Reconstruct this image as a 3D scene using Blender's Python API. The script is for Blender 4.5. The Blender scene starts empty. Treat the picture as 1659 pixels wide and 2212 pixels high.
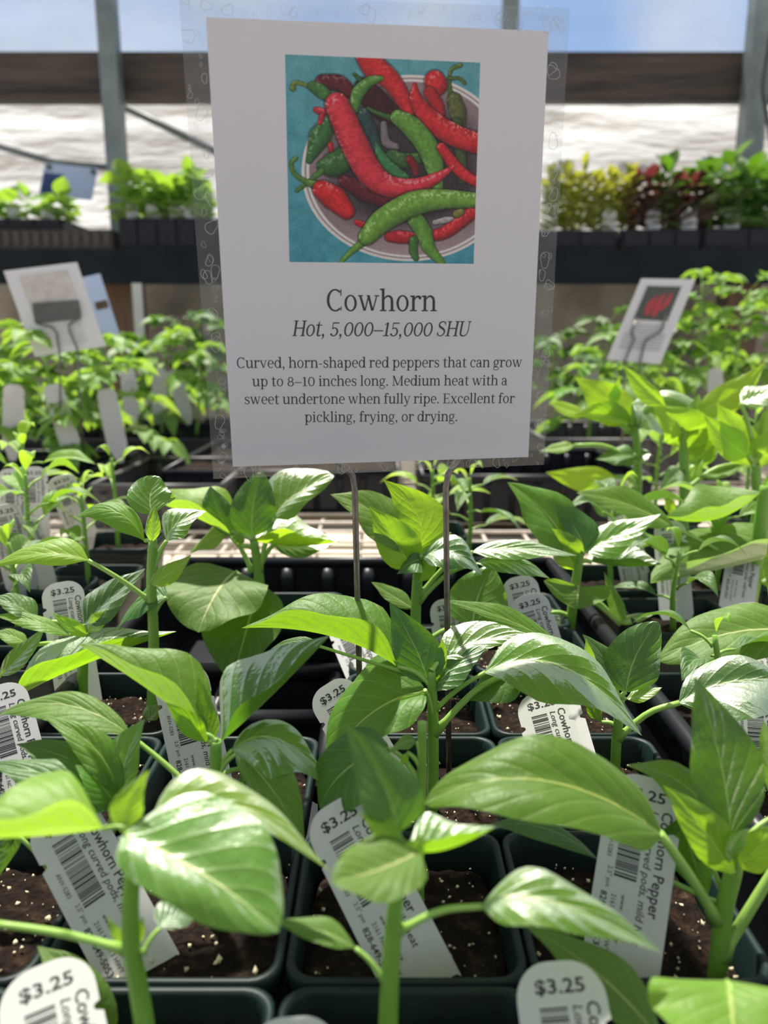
import bpy, math, random
import numpy as np
from mathutils import Vector, Matrix, Quaternion

# ---------------------------------------------------------------- camera, sky, sun, exposure
SC = bpy.context.scene
COL = SC.collection
FPX, CX, CY = 1660.0, 829.5, 1106.0
PITCH = math.radians(12.0)
CAM = Vector((0.0, 0.0, 0.96))
RIM = 0.80            # height of the pot rims
BENCH = 0.742         # top of the wire bench

cd = bpy.data.cameras.new('camera')
cam = bpy.data.objects.new('camera', cd)
COL.objects.link(cam)
cam.location = CAM
cam.rotation_euler = (math.radians(90) - PITCH, 0, 0)
cd.sensor_fit = 'VERTICAL'
cd.sensor_height = 36.0
cd.sensor_width = 27.0
cd.lens = 36.0 * FPX / 2212.0
cd.clip_start = 0.01
cd.clip_end = 200
cd.dof.use_dof = True
cd.dof.focus_distance = 0.305
cd.dof.aperture_fstop = 11.0
SC.camera = cam

SUN_ELEV, SUN_AZ = 66.5, -20.0      # azimuth measured from straight ahead, minus = left
SUN_POWER, SKY_POWER = 7.6, 0.70
SC.view_settings.view_transform = 'Standard'
SC.view_settings.look = 'None'
SC.view_settings.gamma = 1.0
SC.view_settings.use_curve_mapping = False
SC.view_settings.exposure = 0.22

W_ = bpy.data.worlds.new('sky')
SC.world = W_
W_.use_nodes = True
nt = W_.node_tree
nt.nodes.clear()
wo = nt.nodes.new('ShaderNodeOutputWorld')
bg = nt.nodes.new('ShaderNodeBackground')
tc = nt.nodes.new('ShaderNodeTexCoord')
sx = nt.nodes.new('ShaderNodeSeparateXYZ')
rp = nt.nodes.new('ShaderNodeValToRGB')
nz = nt.nodes.new('ShaderNodeTexNoise')
mx = nt.nodes.new('ShaderNodeMixRGB')
rc = nt.nodes.new('ShaderNodeValToRGB')
rp.color_ramp.elements[0].position = 0.0
rp.color_ramp.elements[0].color = (0.62, 0.70, 0.80, 1)
rp.color_ramp.elements[0].color = (0.74, 0.76, 0.76, 1)
rp.color_ramp.elements[1].position = 0.26
rp.color_ramp.elements[1].color = (0.34, 0.58, 1.05, 1)
for _p, _c in ((0.42, (0.40, 0.60, 0.98, 1)), (0.62, (0.72, 0.74, 0.72, 1)), (1.0, (0.80, 0.79, 0.74, 1))):
    rp.color_ramp.elements.new(_p).color = _c
nz.inputs['Scale'].default_value = 3.0
nz.inputs['Detail'].default_value = 6.0
rc.color_ramp.elements[0].position = 0.42
rc.color_ramp.elements[0].color = (0, 0, 0, 1)
rc.color_ramp.elements[1].position = 0.68
rc.color_ramp.elements[1].color = (1, 1, 1, 1)
mx.inputs[2].default_value = (0.95, 0.96, 0.98, 1)
bg.inputs['Strength'].default_value = SKY_POWER
nt.links.new(tc.outputs['Generated'], sx.inputs[0])
nt.links.new(sx.outputs['Z'], rp.inputs[0])
nt.links.new(tc.outputs['Generated'], nz.inputs['Vector'])
nt.links.new(nz.outputs['Fac'], rc.inputs[0])
nt.links.new(rc.outputs[0], mx.inputs[0])
nt.links.new(rp.outputs[0], mx.inputs[1])
nt.links.new(mx.outputs[0], bg.inputs['Color'])
nt.links.new(bg.outputs[0], wo.inputs[0])

sl = bpy.data.lights.new('sun', 'SUN')
sl.energy = SUN_POWER
sl.angle = math.radians(2.2)
sl.color = (1.0, 0.95, 0.86)
sun = bpy.data.objects.new('sun', sl)
COL.objects.link(sun)
_el, _az = math.radians(SUN_ELEV), math.radians(SUN_AZ)
SUN_DIR = Vector((math.sin(_az) * math.cos(_el), math.cos(_az) * math.cos(_el), math.sin(_el)))
sun.rotation_euler = SUN_DIR.to_track_quat('Z', 'Y').to_euler()
sun.location = CAM + SUN_DIR * 6

# ---------------------------------------------------------------- helpers
_F = Vector((0, math.cos(PITCH), -math.sin(PITCH)))
_U = Vector((0, math.sin(PITCH), math.cos(PITCH)))
_R = Vector((1, 0, 0))


def ray(px, py):
    return _F + _R * ((px - CX) / FPX) + _U * ((CY - py) / FPX)


def W(px, py, Y):
    """World point at distance Y (world y) on the sight line through a photo pixel."""
    d = ray(px, py)
    return CAM + d * (Y / d.y)


def depth(p):
    return (p - CAM).dot(_F)


def S(v):
    """sRGB 0-255 triple -> linear rgba"""
    r = []
    for c in v:
        c = c / 255.0
        r.append(c / 12.92 if c <= 0.04045 else ((c + 0.055) / 1.055) ** 2.4)
    return (r[0], r[1], r[2], 1.0)


def props(o, label=None, cat=None, group=None, kind=None):
    if label: o['label'] = label
    if cat: o['category'] = cat
    if group: o['group'] = group
    if kind: o['kind'] = kind
    return o


def empty(name, loc, label=None, cat=None, group=None):
    o = bpy.data.objects.new(name, None)
    COL.objects.link(o)
    o.location = loc
    o.empty_display_size = 0.01
    return props(o, label, cat, group)


class MB:
    def __init__(s):
        s.v = []; s.f = []; s.uv = {}; s.sm = []

    def add(s, vs, fs, smooth=False):
        n = len(s.v)
        s.v += [Vector(v) for v in vs]
        for f in fs:
            s.f.append(tuple(i + n for i in f)); s.sm.append(smooth)
        return n

    def box(s, c, h, M=None):
        vs = [Vector((x * h[0], y * h[1], z * h[2])) for x in (-1, 1) for y in (-1, 1) for z in (-1, 1)]
        if M is not None: vs = [M @ v for v in vs]
        vs = [v + Vector(c) for v in vs]
        s.add(vs, [(0, 1, 3, 2), (4, 6, 7, 5), (0, 4, 5, 1), (2, 3, 7, 6), (0, 2, 6, 4), (1, 5, 7, 3)])

    def bb(s, x0, x1, y0, y1, z0, z1):
        s.box(((x0 + x1) / 2, (y0 + y1) / 2, (z0 + z1) / 2), (abs(x1 - x0) / 2, abs(y1 - y0) / 2, abs(z1 - z0) / 2))

    def tube(s, pts, rad, n=8, cap=True):
        pts = [Vector(p) for p in pts]
        if not hasattr(rad, '__len__'): rad = [rad] * len(pts)
        base = len(s.v)
        ref = None
        for i, p in enumerate(pts):
            t = (pts[min(i + 1, len(pts) - 1)] - pts[max(i - 1, 0)])
            if t.length < 1e-9: t = Vector((0, 0, 1))
            t.normalize()
            if ref is None:
                ref = Vector((1, 0, 0)) if abs(t.x) < 0.8 else Vector((0, 1, 0))
            a = (ref - t * ref.dot(t)).normalized()
            ref = a
            b = t.cross(a)
            for k in range(n):
                q = 2 * math.pi * k / n
                s.v.append(p + (a * math.cos(q) + b * math.sin(q)) * rad[i])
        for i in range(len(pts) - 1):
            for k in range(n):
                k2 = (k + 1) % n
                s.f.append((base + i * n + k, base + i * n + k2, base + (i + 1) * n + k2, base + (i + 1) * n + k)); s.sm.append(True)
        if cap:
            s.f.append(tuple(base + k for k in reversed(range(n)))); s.sm.append(False)
            e = base + (len(pts) - 1) * n
            s.f.append(tuple(e + k for k in range(n))); s.sm.append(False)

    def mesh(s, name, mat, origin=(0, 0, 0)):
        o = Vector(origin)
        me = bpy.data.meshes.new(name)
        me.from_pydata([v - o for v in s.v], [], s.f)
        for p, q in zip(me.polygons, s.sm): p.use_smooth = q
        if mat is not None: me.materials.append(mat)
        me.update()
        return me

    def build(s, name, mat, parent=None, origin=(0, 0, 0)):
        """Link as one object. Vertices are in world space; origin is the object's own world origin."""
        ob = bpy.data.objects.new(name, s.mesh(name, mat, origin))
        COL.objects.link(ob)
        place(ob, parent, origin)
        return ob


def wloc(o):
    p = Vector(o.location)
    while o.parent is not None:
        o = o.parent
        p = p + Vector(o.location)
    return p


def place(ob, parent, origin):
    ob.location = Vector(origin)
    if parent is not None:
        ob.parent = parent
        ob.location = Vector(origin) - wloc(parent)


def copy_tree(o, parent=None):
    c = o.copy()
    COL.objects.link(c)
    if parent is not None: c.parent = parent
    for ch in list(o.children): copy_tree(ch, c)
    return c


def catmull(pts, n):
    pts = [Vector(p) for p in pts]
    if len(pts) == 2:
        return [pts[0].lerp(pts[1], i / n) for i in range(n + 1)]
    P = [pts[0] * 2 - pts[1]] + pts + [pts[-1] * 2 - pts[-2]]
    out = []
    segs = len(pts) - 1
    for i in range(n + 1):
        u = i / n * segs
        k = min(int(u), segs - 1)
        t = u - k
        a, b, c, d = P[k:k + 4]
        out.append(0.5 * ((2 * b) + (c - a) * t + (2 * a - 5 * b + 4 * c - d) * t * t + (3 * b - a - 3 * c + d) * t ** 3))
    return out


# ---------------------------------------------------------------- materials
class NT:
    def __init__(s, name):
        s.m = bpy.data.materials.new(name)
        s.m.use_nodes = True
        s.t = s.m.node_tree
        s.t.nodes.clear()
        s.out = s.n('OutputMaterial')

    def n(s, typ, **kw):
        nd = s.t.nodes.new('ShaderNode' + typ)
        for k, v in kw.items():
            if hasattr(nd, k) and k not in nd.inputs: setattr(nd, k, v)
            else: s.set(nd, k, v)
        return nd

    def set(s, nd, k, v):
        sock = nd.inputs[k]
        if hasattr(v, 'node'): s.t.links.new(v, sock)
        else: sock.default_value = v

    def math(s, op, a, b=None, c=None):
        nd = s.t.nodes.new('ShaderNodeMath'); nd.operation = op
        for i, v in enumerate((a, b, c)):
            if v is None: continue
            if hasattr(v, 'node'): s.t.links.new(v, nd.inputs[i])
            else: nd.inputs[i].default_value = v
        return nd.outputs[0]

    def mix(s, f, a, b):
        nd = s.t.nodes.new('ShaderNodeMixRGB')
        for i, v in enumerate((f, a, b)):
            if hasattr(v, 'node'): s.t.links.new(v, nd.inputs[i])
            else: nd.inputs[i].default_value = v
        return nd.outputs[0]

    def ramp(s, fac, stops):
        nd = s.t.nodes.new('ShaderNodeValToRGB')
        e = nd.color_ramp.elements
        while len(e) < len(stops): e.new(0.5)
        for el, (p, c) in zip(e, stops):
            el.position = p; el.color = c
        s.t.links.new(fac, nd.inputs[0])
        return nd.outputs[0]

    def shmix(s, f, a, b):
        nd = s.t.nodes.new('ShaderNodeMixShader')
        if hasattr(f, 'node'): s.t.links.new(f, nd.inputs[0])
        else: nd.inputs[0].default_value = f
        s.t.links.new(a, nd.inputs[1]); s.t.links.new(b, nd.inputs[2])
        return nd.outputs[0]

    def done(s, sh):
        s.t.links.new(sh, s.out.inputs[0])
        return s.m


def G(v): return (v, v, v, 1)


def simple(name, col, rough=0.5, metal=0.0, noise=0.0, scale=20.0, bump=0.0, spec=0.5, stretch=None):
    t = NT(name)
    p = t.n('BsdfPrincipled')
    t.set(p, 'Roughness', rough); t.set(p, 'Metallic', metal); t.set(p, 'Specular IOR Level', spec)
    if noise or bump:
        tc = t.n('TexCoord')
        vec = tc.outputs['Object']
        if stretch:
            mp = t.n('Mapping'); t.set(mp, 'Vector', vec); t.set(mp, 'Scale', stretch); vec = mp.outputs[0]
        n = t.n('TexNoise'); t.set(n, 'Vector', vec); t.set(n, 'Scale', scale); t.set(n, 'Detail', 5.0)
        lo = tuple(c * (1 - noise) for c in col[:3]) + (1,)
        hi = tuple(min(1, c * (1 + noise)) for c in col[:3]) + (1,)
        t.set(p, 'Base Color', t.ramp(n.outputs['Fac'], [(0.3, lo), (0.7, hi)]))
        if bump:
            b = t.n('Bump'); t.set(b, 'Strength', bump); t.set(b, 'Distance', 0.002); t.set(b, 'Height', n.outputs['Fac'])
            t.set(p, 'Normal', b.outputs[0])
    else:
        t.set(p, 'Base Color', col)
    return t.done(p.outputs[0])


def leaf_material(name, top, through, vein, gloss=0.07, trans=0.40, vary=0.06, quilt=0.55, rough=0.50):
    t = NT(name)
    uv = t.n('UVMap')
    sp = t.n('SeparateXYZ'); t.set(sp, 0, uv.outputs[0])
    u = sp.outputs['X']
    v = t.math('ABSOLUTE', t.math('SUBTRACT', sp.outputs['Y'], 0.5))        # 0 at the midrib .. 0.5 at the edge
    mid = t.math('LESS_THAN', v, t.math('MULTIPLY_ADD', u, -0.014, 0.018))
    # lateral veins leave the midrib slanting to the tip
    ph = t.math('SUBTRACT', t.math('MULTIPLY', u, 6.5), t.math('MULTIPLY', t.math('POWER', v, 0.8), 5.0))
    fr = t.math('ABSOLUTE', t.math('SUBTRACT', t.math('FRACT', t.math('ADD', ph, 10.0)), 0.5))
    lat = t.n('MapRange'); t.set(lat, 'Value', fr); t.set(lat, 'From Min', 0.455); t.set(lat, 'From Max', 0.495)
    tc = t.n('TexCoord')
    n1 = t.n('TexNoise'); t.set(n1, 'Vector', tc.outputs['Object']); t.set(n1, 'Scale', 140.0); t.set(n1, 'Detail', 4.0)
    n2 = t.n('TexNoise'); t.set(n2, 'Vector', tc.outputs['Object']); t.set(n2, 'Scale', 900.0); t.set(n2, 'Detail', 2.0)
    oi = t.n('ObjectInfo')
    hs = t.n('HueSaturation')
    t.set(hs, 'Hue', t.math('MULTIPLY_ADD', oi.outputs['Random'], 0.025, 0.474))
    t.set(hs, 'Value', t.math('MULTIPLY_ADD', oi.outputs['Random'], vary * 4, 1.0 - vary * 2))
    base = t.mix(t.math('MULTIPLY', n1.outputs['Fac'], 0.55), tuple(c * 0.85 for c in top[:3]) + (1,), tuple(c * 1.6 for c in top[:3]) + (1,))
    base = t.mix(t.math('MULTIPLY', lat.outputs[0], 0.30), base, vein)
    base = t.mix(t.math('MULTIPLY', mid, 0.85), base, vein)
    t.set(hs, 'Color', base)
    tr = t.mix(t.math('MULTIPLY', lat.outputs[0], 0.3), through, tuple(c * 0.75 for c in through[:3]) + (1,))
    tr = t.mix(t.math('MULTIPLY', n1.outputs['Fac'], 0.3), tr, tuple(c * 0.7 for c in through[:3]) + (1,))
    hgt = t.math('SUBTRACT', t.math('ADD', t.math('MULTIPLY', n1.outputs['Fac'], 0.7), t.math('MULTIPLY', n2.outputs['Fac'], 0.12)),
                 t.math('MULTIPLY', t.math('ADD', t.math('POWER', t.math('MULTIPLY', fr, 2.0), 3.0), mid), 0.16))
    b = t.n('Bump'); t.set(b, 'Strength', quilt); t.set(b, 'Distance', 0.0019); t.set(b, 'Height', hgt)
    d = t.n('BsdfDiffuse'); t.set(d, 'Color', hs.outputs[0]); t.set(d, 'Normal', b.outputs[0])
    tl = t.n('BsdfTranslucent'); t.set(tl, 'Color', tr); t.set(tl, 'Normal', b.outputs[0])
    g = t.n('BsdfGlossy'); t.set(g, 'Roughness', rough); t.set(g, 'Normal', b.outputs[0]); t.set(g, 'Color', (0.97, 1, 0.93, 1))
    fz = t.n('Fresnel'); t.set(fz, 'IOR', 1.40); t.set(fz, 'Normal', b.outputs[0])
    s1 = t.shmix(trans, d.outputs[0], tl.outputs[0])
    s2 = t.shmix(t.math('MULTIPLY_ADD', fz.outputs[0], 0.28, gloss * 0.25), s1, g.outputs[0])
    return t.done(s2)


def stem_material(name, col, through):
    t = NT(name)
    d = t.n('BsdfPrincipled'); t.set(d, 'Roughness', 0.4)
    tc = t.n('TexCoord')
    n = t.n('TexNoise'); t.set(n, 'Vector', tc.outputs['Object']); t.set(n, 'Scale', 120.0)
    t.set(d, 'Base Color', t.mix(n.outputs['Fac'], col, tuple(c * 1.45 for c in col[:3]) + (1,)))
    tl = t.n('BsdfTranslucent'); t.set(tl, 'Color', through)
    return t.done(t.shmix(0.12, d.outputs[0], tl.outputs[0]))


M = {}
M['leaf'] = leaf_material('pepper_leaf', (0.056, 0.165, 0.014, 1), (0.44, 0.82, 0.02, 1), (0.42, 0.55, 0.14, 1))
M['leaf_dark'] = leaf_material('mature_pepper_leaf', (0.034, 0.115, 0.016, 1), (0.19, 0.44, 0.015, 1), (0.30, 0.44, 0.13, 1), gloss=0.10, trans=0.32)  # dark green leaves, with shade put into the colour of some
M['leaf_pale'] = leaf_material('young_pepper_leaf', (0.13, 0.29, 0.024, 1), (0.56, 0.90, 0.03, 1), (0.55, 0.66, 0.18, 1), quilt=0.4, trans=0.52)  # young leaves, and larger ones coloured brighter as if backlit
M['leaf_dusty'] = leaf_material('dusty_pepper_leaf', (0.092, 0.205, 0.040, 1), (0.36, 0.66, 0.04, 1), (0.62, 0.68, 0.30, 1), quilt=0.55, gloss=0.03)
M['leaf_tomato'] = leaf_material('tomato_leaf', (0.12, 0.26, 0.06, 1), (0.50, 0.80, 0.05, 1), (0.3, 0.45, 0.12, 1), gloss=0.03, vary=0.10)
M['leaf_red'] = leaf_material('dark_red_leaf', (0.055, 0.018, 0.020, 1), (0.22, 0.035, 0.03, 1), (0.2, 0.05, 0.05, 1), gloss=0.05)
M['leaf_olive'] = leaf_material('feathery_leaf', (0.17, 0.21, 0.03, 1), (0.60, 0.62, 0.05, 1), (0.3, 0.35, 0.12, 1), gloss=0.02)
M['stem'] = stem_material('pepper_stem', (0.15, 0.30, 0.04, 1), (0.4, 0.7, 0.05, 1))
M['stem_pale'] = stem_material('petiole_skin', (0.24, 0.40, 0.08, 1), (0.5, 0.75, 0.1, 1))
M['pot'] = simple('dark_green_plastic', (0.007, 0.017, 0.015, 1), 0.45, noise=0.3, scale=60, bump=0.05, spec=0.22)
M['tray'] = simple('black_plastic', (0.009, 0.010, 0.014, 1), 0.40, noise=0.3, scale=40, bump=0.04, spec=0.28)
M['tray_dusty'] = simple('dusty_black_plastic', (0.05, 0.048, 0.047, 1), 0.5, noise=0.5, scale=30)
M['brown_plastic'] = simple('brown_plastic', (0.06, 0.045, 0.035, 1), 0.5, noise=0.3, scale=30)
M['steel'] = simple('galvanized_steel', (0.20, 0.23, 0.22, 1), 0.5, metal=0.45, noise=0.22, scale=14, spec=0.4)
M['wire'] = simple('dull_wire', (0.17, 0.15, 0.14, 1), 0.35, metal=0.8, noise=0.3, scale=200)
M['mesh_wire'] = simple('coated_bench_wire', (0.55, 0.50, 0.43, 1), 0.5, metal=0.1, noise=0.2, scale=60)
M['beam'] = simple('weathered_lumber', (0.055, 0.038, 0.028, 1), 0.7, noise=0.75, scale=6, bump=0.3, stretch=(0.5, 4, 7))
M['fascia'] = simple('black_painted_board', (0.008, 0.013, 0.017, 1), 0.6, noise=0.3, scale=10, spec=0.15)
M['wood'] = simple('brown_post_wood', (0.12, 0.07, 0.04, 1), 0.7, noise=0.5, scale=8, stretch=(6, 6, 0.6))
M['block'] = simple('concrete_block', (0.28, 0.25, 0.22, 1), 0.9, noise=0.35, scale=7)
M['ground'] = simple('pale_gravel', (0.50, 0.43, 0.34, 1), 0.95, noise=0.25, scale=30, bump=0.6)
M['ink'] = simple('black_ink', (0.012, 0.012, 0.014, 1), 0.6)
M['grey_ink'] = simple('faded_print', (0.34, 0.34, 0.36, 1), 0.7)
M['perlite'] = simple('perlite', (0.62, 0.54, 0.36, 1), 0.8, noise=0.35, scale=400)


def soil_material():
    t = NT('potting_soil')
    tc = t.n('TexCoord')
    n = t.n('TexNoise'); t.set(n, 'Vector', tc.outputs['Object']); t.set(n, 'Scale', 170.0); t.set(n, 'Detail', 8.0); t.set(n, 'Roughness', 0.7)
    v = t.n('TexVoronoi'); t.set(v, 'Vector', tc.outputs['Object']); t.set(v, 'Scale', 330.0)
    c = t.ramp(n.outputs['Fac'], [(0.36, (0.006, 0.004, 0.003, 1)), (0.54, (0.020, 0.012, 0.008, 1)), (0.66, (0.060, 0.034, 0.020, 1)), (0.80, (0.22, 0.13, 0.07, 1))])
    p = t.n('BsdfPrincipled'); t.set(p, 'Roughness', 0.95); t.set(p, 'Base Color', c); t.set(p, 'Specular IOR Level', 0.15)
    h = t.math('ADD', n.outputs['Fac'], t.math('MULTIPLY', v.outputs['Distance'], 0.7))
    b = t.n('Bump'); t.set(b, 'Strength', 1.0); t.set(b, 'Distance', 0.003); t.set(b, 'Height', h)
    t.set(p, 'Normal', b.outputs[0])
    return t.done(p.outputs[0])


M['soil'] = soil_material()


def sheet_material(name, col, trans_w, clear, noise_scale, wave=0.0, lo=0.75):
    """thin translucent plastic film: light falls through it"""
    t = NT(name)
    tc = t.n('TexCoord')
    mp = t.n('Mapping'); t.set(mp, 'Vector', tc.outputs['Object']); t.set(mp, 'Scale', (0.55, 1, 2.6))
    n = t.n('TexNoise'); t.set(n, 'Vector', mp.outputs[0]); t.set(n, 'Scale', noise_scale); t.set(n, 'Detail', 4.0)
    c = t.ramp(n.outputs['Fac'], [(0.3, tuple(x * lo for x in col[:3]) + (1,)), (0.62, col)])
    d = t.n('BsdfDiffuse'); t.set(d, 'Color', c)
    tl = t.n('BsdfTranslucent'); t.set(tl, 'Color', c)
    s = t.shmix(trans_w, d.outputs[0], tl.outputs[0])
    if wave:
        b = t.n('Bump'); t.set(b, 'Strength', wave); t.set(b, 'Distance', 0.08); t.set(b, 'Height', n.outputs['Fac'])
        t.set(d, 'Normal', b.outputs[0]); t.set(tl, 'Normal', b.outputs[0])
    if clear:
        tp = t.n('BsdfTransparent')
        s = t.shmix(clear, s, tp.outputs[0])
    return t.done(s)


M['film_white'] = sheet_material('white_greenhouse_film', (0.62, 0.63, 0.645, 1), 0.76, 0.0, 3.2, wave=1.0, lo=0.70)
M['film_clear'] = sheet_material('clear_greenhouse_film', (0.36, 0.48, 0.70, 1), 0.55, 0.72, 3.0, wave=0.2, lo=0.7)


def paper_material(name, col, tw=0.35, rough=0.0):
    t = NT(name)
    tc = t.n('TexCoord')
    n = t.n('TexNoise'); t.set(n, 'Vector', tc.outputs['Object']); t.set(n, 'Scale', 700.0); t.set(n, 'Detail', 3.0)
    c = t.mix(t.math('MULTIPLY', n.outputs['Fac'], 0.25), col, tuple(x * 0.85 for x in col[:3]) + (1,))
    d = t.n('BsdfDiffuse'); t.set(d, 'Color', c)
    tl = t.n('BsdfTranslucent'); t.set(tl, 'Color', c)
    s = t.shmix(tw, d.outputs[0], tl.outputs[0])
    if rough:
        g = t.n('BsdfGlossy'); t.set(g, 'Roughness', rough)
        f = t.n('Fresnel'); t.set(f, 'IOR', 1.35)
        s = t.shmix(f.outputs[0], s, g.outputs[0])
    return t.done(s)


M['paper'] = paper_material('card_paper', (0.84, 0.82, 0.85, 1), 0.04)
M['tag'] = paper_material('white_tag_plastic', (0.74, 0.735, 0.715, 1), 0.34, 0.3)
M['card'] = paper_material('laminated_card', (0.80, 0.78, 0.78, 1), 0.35, 0.2)


def laminate_material():
    t = NT('laminating_film')
    tp = t.n('BsdfTransparent'); t.set(tp, 'Color', (0.97, 0.97, 0.97, 1))
    g = t.n('BsdfGlossy'); t.set(g, 'Roughness', 0.06)
    d = t.n('BsdfDiffuse'); t.set(d, 'Color', (0.8, 0.8, 0.82, 1))
    tl = t.n('BsdfTranslucent'); t.set(tl, 'Color', (0.8, 0.8, 0.8, 1))
    f = t.n('Fresnel'); t.set(f, 'IOR', 1.26)
    s = t.shmix(0.012, tp.outputs[0], t.shmix(0.5, d.outputs[0], tl.outputs[0]))
    s = t.shmix(f.outputs[0], s, g.outputs[0])
    return t.done(s)


M['laminate'] = laminate_material()


def bubble_material():
    t = NT('laminate_bubble')
    tp = t.n('BsdfTransparent')
    g = t.n('BsdfGlossy'); t.set(g, 'Roughness', 0.15)
    d = t.n('BsdfTranslucent'); t.set(d, 'Color', (0.9, 0.9, 0.9, 1))
    s = t.shmix(0.5, g.outputs[0], d.outputs[0])
    return t.done(t.shmix(0.72, tp.outputs[0], s))


M['bubble'] = bubble_material()


def print_material():
    t = NT('printed_picture')
    a = t.n('VertexColor'); a.layer_name = 'ink'
    d = t.n('BsdfDiffuse'); t.set(d, 'Color', a.outputs[0])
    tl = t.n('BsdfTranslucent'); t.set(tl, 'Color', a.outputs[0])
    return t.done(t.shmix(0.12, d.outputs[0], tl.outputs[0]))


M['print'] = print_material()
# ---------------------------------------------------------------- plants: leaves, stems, pots
PROF = {
    'ovate': [(0, .05), (.05, .30), (.12, .62), (.22, .88), (.34, 1.0), (.46, .98), (.58, .86), (.70, .66), (.80, .45), (.88, .27), (.94, .14), (.98, .05), (1, 0)],
    'round': [(0, .12), (.03, .42), (.10, .74), (.22, .95), (.36, 1.03), (.52, 1.0), (.66, .88), (.78, .70), (.87, .50), (.94, .31), (.98, .16), (1, .0)],
    'lance': [(0, .04), (.08, .25), (.18, .58), (.30, .88), (.42, 1.0), (.54, .95), (.66, .76), (.78, .50), (.88, .26), (.95, .10), (1, 0)],
}


def prof(kind, t):
    P = PROF[kind]
    for (a, b), (c, d) in zip(P, P[1:]):
        if t <= c:
            q = (t - a) / (c - a)
            return b + (d - b) * q
    return 0.0


def leaf_mesh(name, b, m, t, s1, s2, mat, kind='ovate', nu=20, nv=4, bulge=0.10, wave=0.035, seed=0, twist=0.0):
    """Leaf blade from base b over m to tip t; s1 and s2 reach from the midrib to the two edges at the widest place.
    Returns a mesh with its origin at b."""
    rnd = random.Random(seed)
    ctrl = m * 2 - (b + t) * 0.5
    L = (t - b).length
    vs, fs, uv = [], [], []
    k1, k2, p1, p2 = rnd.uniform(9, 14), rnd.uniform(9, 14), rnd.uniform(0, 6), rnd.uniform(0, 6)
    cols = [-1 + i / nv for i in range(2 * nv + 1)]
    for i in range(nu + 1):
        u = i / nu
        u2 = u ** 0.9
        p = b * (1 - u2) ** 2 + ctrl * 2 * u2 * (1 - u2) + t * u2 ** 2
        tan = ((ctrl - b) * 2 * (1 - u2) + (t - ctrl) * 2 * u2)
        tan = tan.normalized() if tan.length > 1e-9 else (t - b).normalized()
        w = prof(kind, u2)
        a1 = s1 - tan * s1.dot(tan) * 0.75
        a2 = s2 - tan * s2.dot(tan) * 0.75
        nor = tan.cross(a1 - a2)
        nor = nor.normalized() if nor.length > 1e-9 else Vector((0, 0, 1))
        if nor.z < 0: nor = -nor
        ww = (a1.length + a2.length) * 0.5
        for c in cols:
            a = a1 if c > 0 else a2
            q = abs(c)
            pos = p + a * (w * q)
            pos += nor * (bulge * ww * w * math.sin(math.pi * min(1, q * 0.92)))
            wv = math.sin((k1 if c > 0 else k2) * u + (p1 if c > 0 else p2))
            pos += nor * (wave * ww * 2 * q * q * wv * min(1, w * 2))
            vs.append(pos - b); uv.append((u2, 0.5 + c * 0.5))
    n = len(cols)
    for i in range(nu):
        for j in range(n - 1):
            fs.append((i * n + j, i * n + j + 1, (i + 1) * n + j + 1, (i + 1) * n + j))
    me = bpy.data.meshes.new(name)
    me.from_pydata(vs, [], fs)
    ul = me.uv_layers.new(name='UVMap')
    for poly in me.polygons:
        poly.use_smooth = True
        for li in poly.loop_indices:
            ul.data[li].uv = uv[me.loops[li].vertex_index]
    me.materials.append(mat)
    me.update()
    return me


def add_leaf(parent, b, m, t, s1, s2, mat, name='leaf', **kw):
    ob = bpy.data.objects.new(name, leaf_mesh(name, b, m, t, s1, s2, mat, **kw))
    COL.objects.link(ob)
    place(ob, parent, b)
    return ob


def petiole(leaf, a, b, r, sag=0.15, r2=None, up=1.0):
    d = (b - a).length
    mid = a.lerp(b, 0.5) + Vector((0, 0, d * sag * up))
    mb = MB()
    mb.tube(catmull([a, mid, b], 7), [r + (0.7 * r if i == 0 else 0) if i < 1 else r * (1 - 0.25 * i / 7) for i in range(8)], 7)
    return mb.build('petiole', M['stem_pale'], leaf, origin=b)


def rsq(cx, cy, h, r, z, n=5):
    """ring of a rounded square, counter-clockwise"""
    out = []
    for k, (sx_, sy_) in enumerate(((1, 1), (-1, 1), (-1, -1), (1, -1))):
        for i in range(n + 1):
            a = math.pi / 2 * (k + i / n)
            out.append(Vector((cx + sx_ * (h - r) + r * math.cos(a), cy + sy_ * (h - r) + r * math.sin(a), z)))
    return out


def rings(mb, rs, smooth=True, close_first=False, close_last=False):
    n = len(rs[0])
    base = len(mb.v)
    for r in rs: mb.v += r
    for i in range(len(rs) - 1):
        for k in range(n):
            k2 = (k + 1) % n
            mb.f.append((base + i * n + k, base + i * n + k2, base + (i + 1) * n + k2, base + (i + 1) * n + k)); mb.sm.append(smooth)
    if close_first: mb.f.append(tuple(base + k for k in reversed(range(n)))); mb.sm.append(False)
    if close_last:
        e = base + (len(rs) - 1) * n
        mb.f.append(tuple(e + k for k in range(n))); mb.sm.append(False)


POT_H = 0.0322       # half width at the rim


def pot_meshes():
    mb = MB()
    h = POT_H
    z = 0.0
    prof_ = [(h * .74, -.057, .006), (h * .76, -.0575, .006), (h * .93, -.012, .0065), (h * .935, -.0085, .0065), (h, -.0075, .0075), (h, -.0005, .0075), (h - .0007, 0.0, .0075),
             (h - .0018, -.0002, .0068), (h - .0024, -.001, .0066), (h * .90, -.014, .006), (h * .86, -.022, .006)]
    rs = [rsq(0, 0, a, r, zz) for a, zz, r in prof_]
    rings(mb, rs, True, close_first=True)
    return mb.mesh('pot', M['pot'])


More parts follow.
